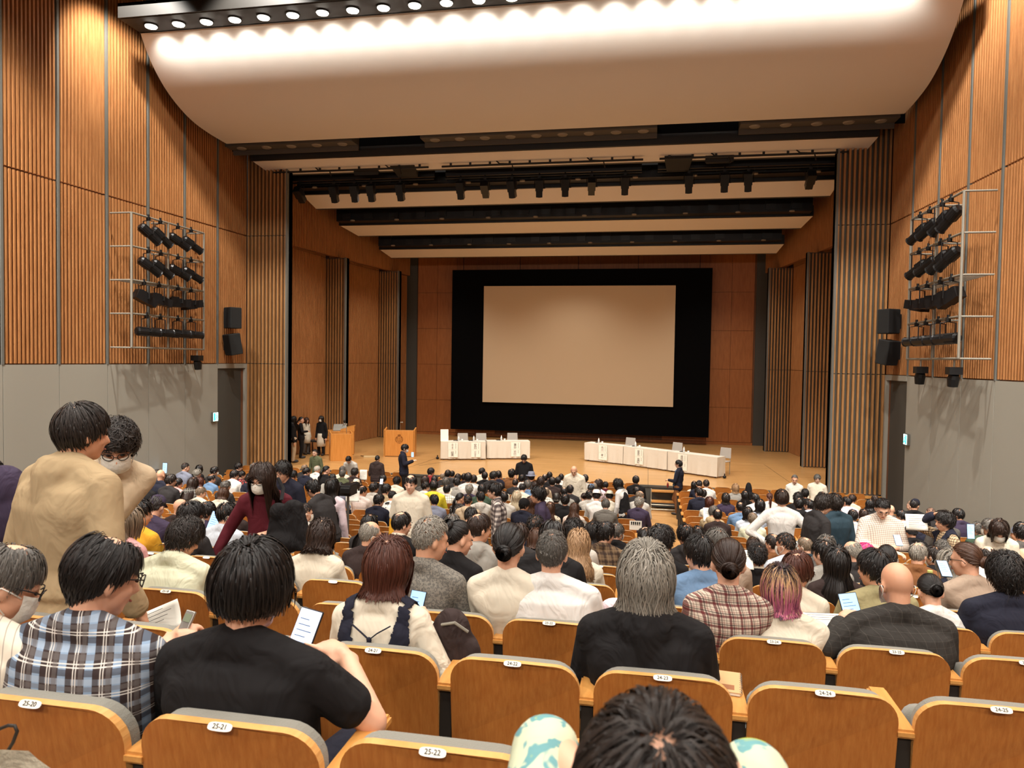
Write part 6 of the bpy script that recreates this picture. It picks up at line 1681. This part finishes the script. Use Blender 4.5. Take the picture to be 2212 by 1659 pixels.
e_ = empty('notice_sheet', aty(1373, 1133, row_y(13)-.012), label='white notice sheet with black lettering on an empty seat back', cat='notice')
m = MB(); m.box(-.11, .11, -.004, 0, -.10, .07); m.build('paper', M_PAPER, e_)
for k in range(5):
    m = MB(); m.box(-.085+.036*k, -.06+.036*k, -.006, -.004, .005, .05); m.box(-.085+.036*k, -.06+.036*k, -.006, -.004, -.01, .0); tag(m.build('lettering', M_INK, e_))
e_ = empty('notebook', aty(1568, 1478, 2.80), label='tan spiral notebook on the armrest beside the long grey hair', cat='notebook'); e_.rotation_euler = (0, 0, math.radians(-6))
m = MB(); m.box(-.05, .05, -.09, .09, 0, .010); m.build('pages', M_PAPER, e_)
m = MB(); m.box(-.052, .052, -.092, .092, .010, .0125); m.build('cover', plain('notebook_tan', (206, 164, 116), rough=.7), e_)
m = MB(); m.box(-.02, .03, -.07, -.03, .0125, .0132); m.build('label_stamp', plain('notebook_stamp', (150, 96, 60)), e_)
for k in range(9):
    m = MB(); m.tube([(.052+.006*math.cos(a), -.08+.02*k, .007+.008*math.sin(a)) for a in np.linspace(0, 2*PI, 7)], .001, 4); m.build('spiral', M_RAIL, e_)
e_ = empty('drink_bottle', aty(2008, 1262, 5.1), label='clear plastic bottle with yellow-green cap beside the brown jacket', cat='bottle')
M_CLEAR = plain('clear_plastic', (235, 238, 235), rough=.05, trans=.92)
m = MB(); m.tube([(0, 0, -.11), (0, 0, .02), (0, 0, .05), (0, 0, .068)], [.032, .032, .018, .013], 12); m.build('body', M_CLEAR, e_, smooth=True)
m = MB(); m.tube([(0, 0, .068), (0, 0, .09)], .016, 12); m.build('cap', plain('cap_lime', (206, 208, 120)), e_)
# bags and coats
def blob(name, c, parts, label, cat, mat, y, vox=.012):
    m = MB()
    for (du, dv, dy, r_) in parts: m.ell(aty(du, dv, y+dy)-aty(c[0], c[1], y), r_, 14, 10)
    o = link(name, remesh(m, name, vox, 3), None); o.location = aty(c[0], c[1], y); slot(o, mat); return tag(o, label, cat)
def bag_shape(name, c, y, label):
    m = MB(); m.hexa([(-.20,-.07,-.22),(.21,-.07,-.20),(.21,.08,-.20),(-.20,.08,-.22),(-.13,-.05,.17),(.12,-.05,.20),(.12,.05,.20),(-.13,.05,.17)])
    m.ell((-.03, -.02, -.14), (.18, .12, .10), 14, 10); m.ell((.05, 0, .16), (.09, .06, .07), 12, 8); m.ell((-.08, -.02, .12), (.08, .07, .08), 12, 8)
    o = link(name, remesh(m, name, .012, 5), None); o.location = aty(c[0], c[1], y); slot(o, cloth('black', .8)); return tag(o, label, 'bag')
b = blob('tote_bag', (978, 1400), [(975, 1370, 0, (.085, .07, .11)), (985, 1420, .01, (.11, .08, .13)), (1000, 1455, .02, (.09, .08, .08))], 'dark brown bag on the seat beside the woman in navy pinafore', 'bag', cloth('dkbrown', .8), 2.86)
m = MB(); p0 = aty(985, 1352, 2.80)-aty(978, 1400, 2.86); m.tube([p0+np.array([-.06, 0, .0]), p0+np.array([0, -.02, .02]), p0+np.array([.05, 0, -.02])], .006, 6); m.build('zip', M_RAIL, b)
blob('folded_coat', (1085, 1350), [(1070, 1335, 0, (.10, .07, .07)), (1095, 1355, .0, (.10, .07, .09)), (1100, 1395, .0, (.07, .06, .10))], 'black coat heaped on the seat beside the crisp white shirt', 'coat', cloth('black', .8), 3.78)
blob('folded_cloth', (1335, 1320), [(1330, 1312, 0, (.08, .05, .05)), (1340, 1335, 0, (.09, .05, .06))], 'pale pink cloth on the seat beside the long grey hair', 'cloth', cloth('palepink', .8), 3.80)
blob('folded_cardigan', (1540, 1345), [(1540, 1340, 0, (.035, .05, .06)), (1545, 1362, 0, (.03, .05, .05))], 'yellow cardigan edge beside the pink bob', 'cardigan', cloth('amber', .6), 3.72)
b = bag_shape('shoulder_bag', (622, 1135), 5.78, 'large black shoulder bag carried by the woman in maroon shirt')
m = MB(); c0 = aty(622, 1135, 5.78)
m.tube([aty(608, 1080, 5.80)-c0, aty(612, 1055, 5.92)-c0, aty(600, 1032, 6.0)-c0], [(.016, .005)]*3, 6); m.build('strap', cloth('black', .3), b)
b = blob('rucksack', (16, 1090), [(10, 1060, 0, (.13, .10, .14)), (14, 1110, 0, (.14, .10, .17)), (12, 1140, 0, (.12, .09, .10))], 'dark rucksack at the left edge behind the tan coat', 'rucksack', cloth('violet', .6), 3.30)
# clear carrier bag with a cord handle at the lower left corner
e_ = empty('clear_carrier_bag', aty(20, 1672, 1.22), label='clear plastic carrier bag with dark cord handle in the lower left corner', cat='bag')
c0 = aty(20, 1672, 1.22)
m = MB(); L_ = lambda u, v, dy=0: aty(u, v, 1.22+dy)-c0
vs_ = []; prof_ = [(-60, 1618), (0, 1619), (62, 1622), (82, 1640), (110, 1660), (120, 1700)]
for dy in (0, .06):
    for (u, v) in prof_: vs_.append(L_(u, v, dy))
    for (u, v) in prof_: vs_.append(L_(u, v+110, dy))
n = len(prof_); fs = []
for q in (0, 2*n):
    for i in range(n-1): fs.append((q+i, q+i+1, q+n+i+1, q+n+i))
for i in range(n-1): fs.append((i, i+1, 2*n+i+1, 2*n+i))
fs.append((n-1, 2*n-1, 4*n-1, 3*n-1)); m.add(vs_, fs)
b = m.build('sheet_plastic', plain('bag_plastic', (240, 232, 206), rough=.12, bump=.6, bscale=26), e_, smooth=True)
m = MB(); m.tube([L_(-10, 1664, .03), L_(6, 1640, .03), L_(28, 1604, .03), L_(37, 1580, .03), L_(32, 1568, .03), L_(18, 1567, .03), L_(0, 1574, .03), L_(-30, 1600, .03)], .0036, 8); m.build('cord_handle', plain('cord_dark', (40, 34, 28), rough=.6), e_, smooth=True)
m = MB(); m.ell(L_(30, 1668, .03), (.05, .02, .02), 12, 8); m.ell(L_(-5, 1660, .03), (.03, .02, .03), 12, 8); m.build('contents', plain('bag_contents', (214, 206, 196), rough=.5), e_, smooth=True)
# video camera on its stand in the left rows
e_ = empty('video_camera', (aty(752, 1060, 11.3)[0], 11.3, floor_z(11.3)), label='black video camera rig with handles on a stand in the left rows', cat='camera'); zt = aty(752, 1056, 11.3)[2]-floor_z(11.3)
m = MB(); m.box(-.10, .10, -.14, .16, zt-.1, zt+.08); m.box(-.05, .13, -.24, -.14, zt-.04, zt+.06); m.build('body', M_BLACK, e_, bevel=.015)
m = MB(); m.tube([(0, .16, zt), (0, .34, zt)], [.06, .07], 12); m.build('lens', M_BLACK, e_)
m = MB(); m.tube([(0, 0, 0), (0, 0, zt-.1)], .022, 8); m.build('stand', plain('stand_steel', (120, 116, 110), rough=.35, metal=.5), e_)
for a in (.3, 2.4, 4.5):
    m = MB(); m.tube([(0, 0, .45), (.35*math.cos(a), .35*math.sin(a), .0)], .014, 6); m.build('leg', M_BLACK, e_)
m = MB(); m.tube([(-.25+.12*math.cos(a), -.05, zt-.42+.19*math.sin(a)) for a in np.linspace(0, 2*PI, 15)], .022, 8); m.build('ring_handle', M_BLACK, e_)
m = MB(); m.box(-.30, -.12, -.1, .02, zt-.56, zt-.42); m.build('control_box', M_BLACK, e_)
# ================================================================== SEATS  (OCC: set of (row, seat) that are taken)
M_PLY = wood('seat_plywood', (176, 104, 44), (194, 124, 58), rough=.36, scale=(14, 14, .5), detail=7)
M_PLYEDGE = wood('seat_ply_edge', (205, 146, 80), (226, 174, 108), rough=.4, scale=(1, 1, 14))
M_ARM = wood('armrest_wood', (196, 134, 66), (214, 156, 86), rough=.35, scale=(6, .6, 6))
M_PAD = plain('seat_fabric_grey', (126, 124, 114), rough=.95, bump=.25, bscale=260, sheen=.3)
M_STAND = plain('seat_stand_dark', (44, 38, 32), rough=.5)
M_PIVOT = plain('pivot_steel', (70, 74, 74), rough=.3, metal=.4)
M_PLATE = plain('number_plate_white', (240, 234, 220), rough=.45)
SEAT_TOP = .82
def back_outline(w, z0, z1, r, arch, n=7):
    pts = [(-w, z0)]
    pts += [(-w-.0, z0+(z1-r-z0)*.5)]
    for k in range(n+1):
        a = PI-k*(PI/2)/n; pts.append((-w+r+math.cos(a)*r, z1-r+math.sin(a)*r))
    for k in range(1, 6): x = -w+r+(2*w-2*r)*k/6; pts.append((x, z1))
    for k in range(n+1):
        a = PI/2-k*(PI/2)/n; pts.append((w-r+math.cos(a)*r, z1-r+math.sin(a)*r))
    pts += [(w, z0+(z1-r-z0)*.5), (w, z0)]
    return [(x, z+(arch*(1-(x/w)**2) if z > z0+.2 else 0)) for x, z in pts]
def slab(mb, outline, y0, y1, tilt, zpiv, bow=.02, w=.24):
    """outline in x,z extruded from y0 (rear) to y1 (front); leans back by tilt about zpiv"""
    n = len(outline); vs_ = []
    for y in (y0, y1):
        for x, z in outline: vs_.append((x, y+(zpiv-z)*tilt-bow*(1-(x/w)**2)*0+bow*(x/w)**2, z))
    mb.cur = 0; mb.add(vs_, [tuple(range(n))]); o = len(mb.v)-2*n
    mb.cur = 0; mb.f.append(tuple(o+n+i for i in range(n-1, -1, -1))); mb.mi.append(0)
    for i in range(n):
        j = (i+1) % n; mb.f.append((o+j, o+i, o+n+i, o+n+j)); mb.mi.append(1)
    return mb
m = MB(); slab(m, back_outline(.240, .26, SEAT_TOP, .085, .012), 0, .026, .13, SEAT_TOP); ME_BACK = m.mesh('backrest', [M_PLY, M_PLYEDGE])
m = MB(); slab(m, back_outline(.228, .44, SEAT_TOP-.006, .085, .012), .026, .075, .13, SEAT_TOP); ME_CUSH = m.mesh('back_cushion', [M_PAD, M_PAD])
def pan_mesh(up):
    m = MB(); n = 14; out = []
    for k in range(4):
        cx, cy = ((.17, .34), (-.17, .34), (-.19, .04), (.19, .04))[k]; r_ = (.05, .05, .03, .03)[k]
        for q in range(5):
            a = k*PI/2+q*PI/8; out.append((cx+r_*math.cos(a), cy+r_*math.sin(a)))
    lay = [(-.045, .96), (-.035, 1.0), (.02, 1.0), (.04, .9)]; vs_ = []
    for z, s in lay:
        for x, y in out: vs_.append((x*s, .19+(y-.19)*s, z))
    nn = len(out); fs = [tuple(range(nn-1, -1, -1)), tuple(3*nn+i for i in range(nn))]
    for l in range(3):
        for i in range(nn): fs.append((l*nn+i, l*nn+(i+1) % nn, (l+1)*nn+(i+1) % nn, (l+1)*nn+i))
    A = np.array(vs_)
    if up:
        th = math.radians(84); c, s = math.cos(th), math.sin(th)
        A = np.stack([A[:, 0], A[:, 1]*c-A[:, 2]*s, A[:, 1]*s+A[:, 2]*c], 1)+np.array([0, .165, .335])
    else: A = A+np.array([0, .12, .40])
    m.add(A, fs); return m.mesh('seat_pan', M_PAD, smooth=True)
ME_PAN_UP, ME_PAN_DN = pan_mesh(True), pan_mesh(False)
m = MB(); m.box(-.034, .034, .03, .37, .685, .715); ME_ARM = m.mesh('armrest', M_ARM)
bm = bmesh.new(); bm.from_mesh(ME_ARM); bmesh.ops.bevel(bm, geom=[e for e in bm.edges], offset=.008, segments=2, affect='EDGES'); bm.to_mesh(ME_ARM); bm.free()
m = MB(); m.hexa([(-.022,.05,0),(.022,.05,0),(.022,.36,0),(-.022,.36,0),(-.022,.06,.686),(.022,.06,.686),(.022,.30,.686),(-.022,.30,.686)]); ME_STAND = m.mesh('stand', M_STAND)
m = MB(); m.tube([(-.06, .16, .60), (.06, .16, .60)], .024, 10); ME_PIVOT = m.mesh('pivot', M_PIVOT)
m = MB()
pts = [(.030*math.cos(a)*(1 if abs(math.cos(a)) < 1 else 1), .0105*math.sin(a)) for a in np.linspace(0, 2*PI, 20, endpoint=False)]
pts = [(math.copysign(abs(math.cos(a))**.6, math.cos(a))*.032, math.copysign(abs(math.sin(a))**.6, math.sin(a))*.0105) for a in np.linspace(0, 2*PI, 20, endpoint=False)]
for z in (0, .002): m.v += [(x, y, z) for x, y in pts]
m.f += [tuple(range(19, -1, -1)), tuple(range(20, 40))]+[(i, (i+1) % 20, 20+(i+1) % 20, 20+i) for i in range(20)]; m.mi += [0]*22
ME_PLATE = m.mesh('number_plate', M_PLATE)
PLATE_M = Matrix.Translation((0, -.004, SEAT_TOP+.0095)) @ Matrix.Rotation(math.radians(48), 4, 'X')
def link(name, me, parent, M_=None):
    o = bpy.data.objects.new(name, me); COL.objects.link(o); o.parent = parent
    if M_ is not None: o.matrix_local = M_
    return o
def has_seat(r, n):
    x = seat_x(n); y = row_y(r)
    if abs(x-CX) > hw(y)-.45: return False
    if r <= 16 and n in (23, 24): return False
    if n in (8, 9, 10) and -7.80 < x < -6.60: return n == 10 and False
    return True
cand = []
for r in range(25, 3, -1):
    for n in range(-14, 40):
        if not has_seat(r, n): continue
        p = (seat_x(n), row_y(r), floor_z(row_y(r))+SEAT_TOP); u, v, z = proj(p)
        if z > .6 and -90 < u < 2302 and v < 1760: cand.append((r, n, u, v, z))
cand.sort(key=lambda c: c[4])
single, rest = cand[:296], cand[296:]
TENS = {20: 'twenty', 30: 'thirty', 40: 'forty'}
def n2w(k): return ORD[k-1] if k <= 20 else ({30: 'thirtieth', 40: 'fortieth'}.get(k) or TENS[k//10*10]+'-'+ORD[k % 10-1])
far_rest = MB()
for r, n, u, v, z in single:
    y = row_y(r); x = seat_x(n); occ = (r, n) in OCC
    lab = '%s wooden theatre seat, %s row from the camera, %s of that row from the left' % ('taken' if occ else 'empty', n2w(26-r), n2w(1+sorted(q[1] for q in single if q[0] == r).index(n)))
    s = empty('theatre_seat', (x, y, floor_z(y)), label=lab, cat='seat', group='wooden theatre seats')
    link('backrest', ME_BACK, s); link('back_cushion', ME_CUSH, s); link('seat_pan', ME_PAN_DN if occ else ME_PAN_UP, s)
    a = link('armrest', ME_ARM, s, Matrix.Translation((-SEATP/2, 0, 0))); st = link('stand', ME_STAND, s, Matrix.Translation((-SEATP/2, 0, 0)))
    if r > 20: link('pivot', ME_PIVOT, st)
    if (r == 16 and n in (22,)) or (r <= 16 and n == 22):
        link('armrest', ME_ARM, s, Matrix.Translation((SEATP/2, 0, 0))); link('stand', ME_STAND, s, Matrix.Translation((SEATP/2, 0, 0)))
    if r >= 19:
        pl = link('number_plate', ME_PLATE, s, PLATE_M)
        if r >= 23: text_mesh('%d-%d' % (r, n), .0165, 'lettering', M_INK, pl, Matrix.Translation((0, 0, .0026)))
parts = [(ME_BACK, 0), (ME_CUSH, 1)]
mats = [M_PLY, M_PLYEDGE, M_PAD, M_ARM, M_STAND]
V = []; Fc = []; MI = []
for r, n, u, v, z in rest:
    y = row_y(r); x = seat_x(n); fz = floor_z(y)
    for me, dx, mm in ((ME_BACK, 0, (0, 1)), (ME_CUSH, 0, (2, 2)), (ME_ARM, -SEATP/2, (3, 3)), (ME_STAND, -SEATP/2, (4, 4))):
        o = len(V); V += [(q.co.x+x+dx, q.co.y+y, q.co.z+fz) for q in me.vertices]
        for p in me.polygons: Fc.append(tuple(o+i for i in p.vertices)); MI.append(mm[min(p.material_index, 1)])
me = bpy.data.meshes.new('far_theatre_seats'); me.from_pydata(V, [], Fc)
for q in mats: me.materials.append(q)
me.polygons.foreach_set('material_index', MI)
o = bpy.data.objects.new('theatre_seat_rows', me); COL.objects.link(o)
tag(o, 'front rows of wooden theatre seats mostly hidden by the audience', 'seats', kind='stuff')
# ================================================================== LABELS FOR THE PEOPLE
from collections import Counter
cnt = Counter(p['gw'] for p in PEOPLE); used = set(p['label'] for p in PEOPLE if p['label'])
def handle(p):
    if p['label']: return p.get('short')
    return 'the '+p['gw'] if cnt[p['gw']] == 1 else None
for p in PEOPLE:
    if p['label']: tag(p['o'], p['label'], 'person'); continue
    base = 'person with %s%s in %s' % (p['hw'], p['extra'], p['gw'])
    opts = []
    for q in PEOPLE:
        h = handle(q)
        if q is p or not h: continue
        dx, dy = q['u']-p['u'], q['v']-p['v']; d = math.hypot(dx, dy*1.5)
        if abs(dx) > abs(dy)*1.3: rel = 'left of' if dx > 0 else 'right of'
        else: rel = 'in front of' if dy > 0 else 'behind'
        opts.append((d, '%s, %s %s' % (base, rel, h)))
    opts.sort(); lab = None
    for d, l in opts[:12]:
        if l not in used and len(l.split()) <= 16: lab = l; break
    if lab is None: lab = base
    if cnt[p['gw']] == 1 and len(base.split()) >= 4: lab = base
    used.add(lab); tag(p['o'], lab, 'person', 'seated audience' if p['row'] else None)
bpy.data.scenes.remove(WORK)
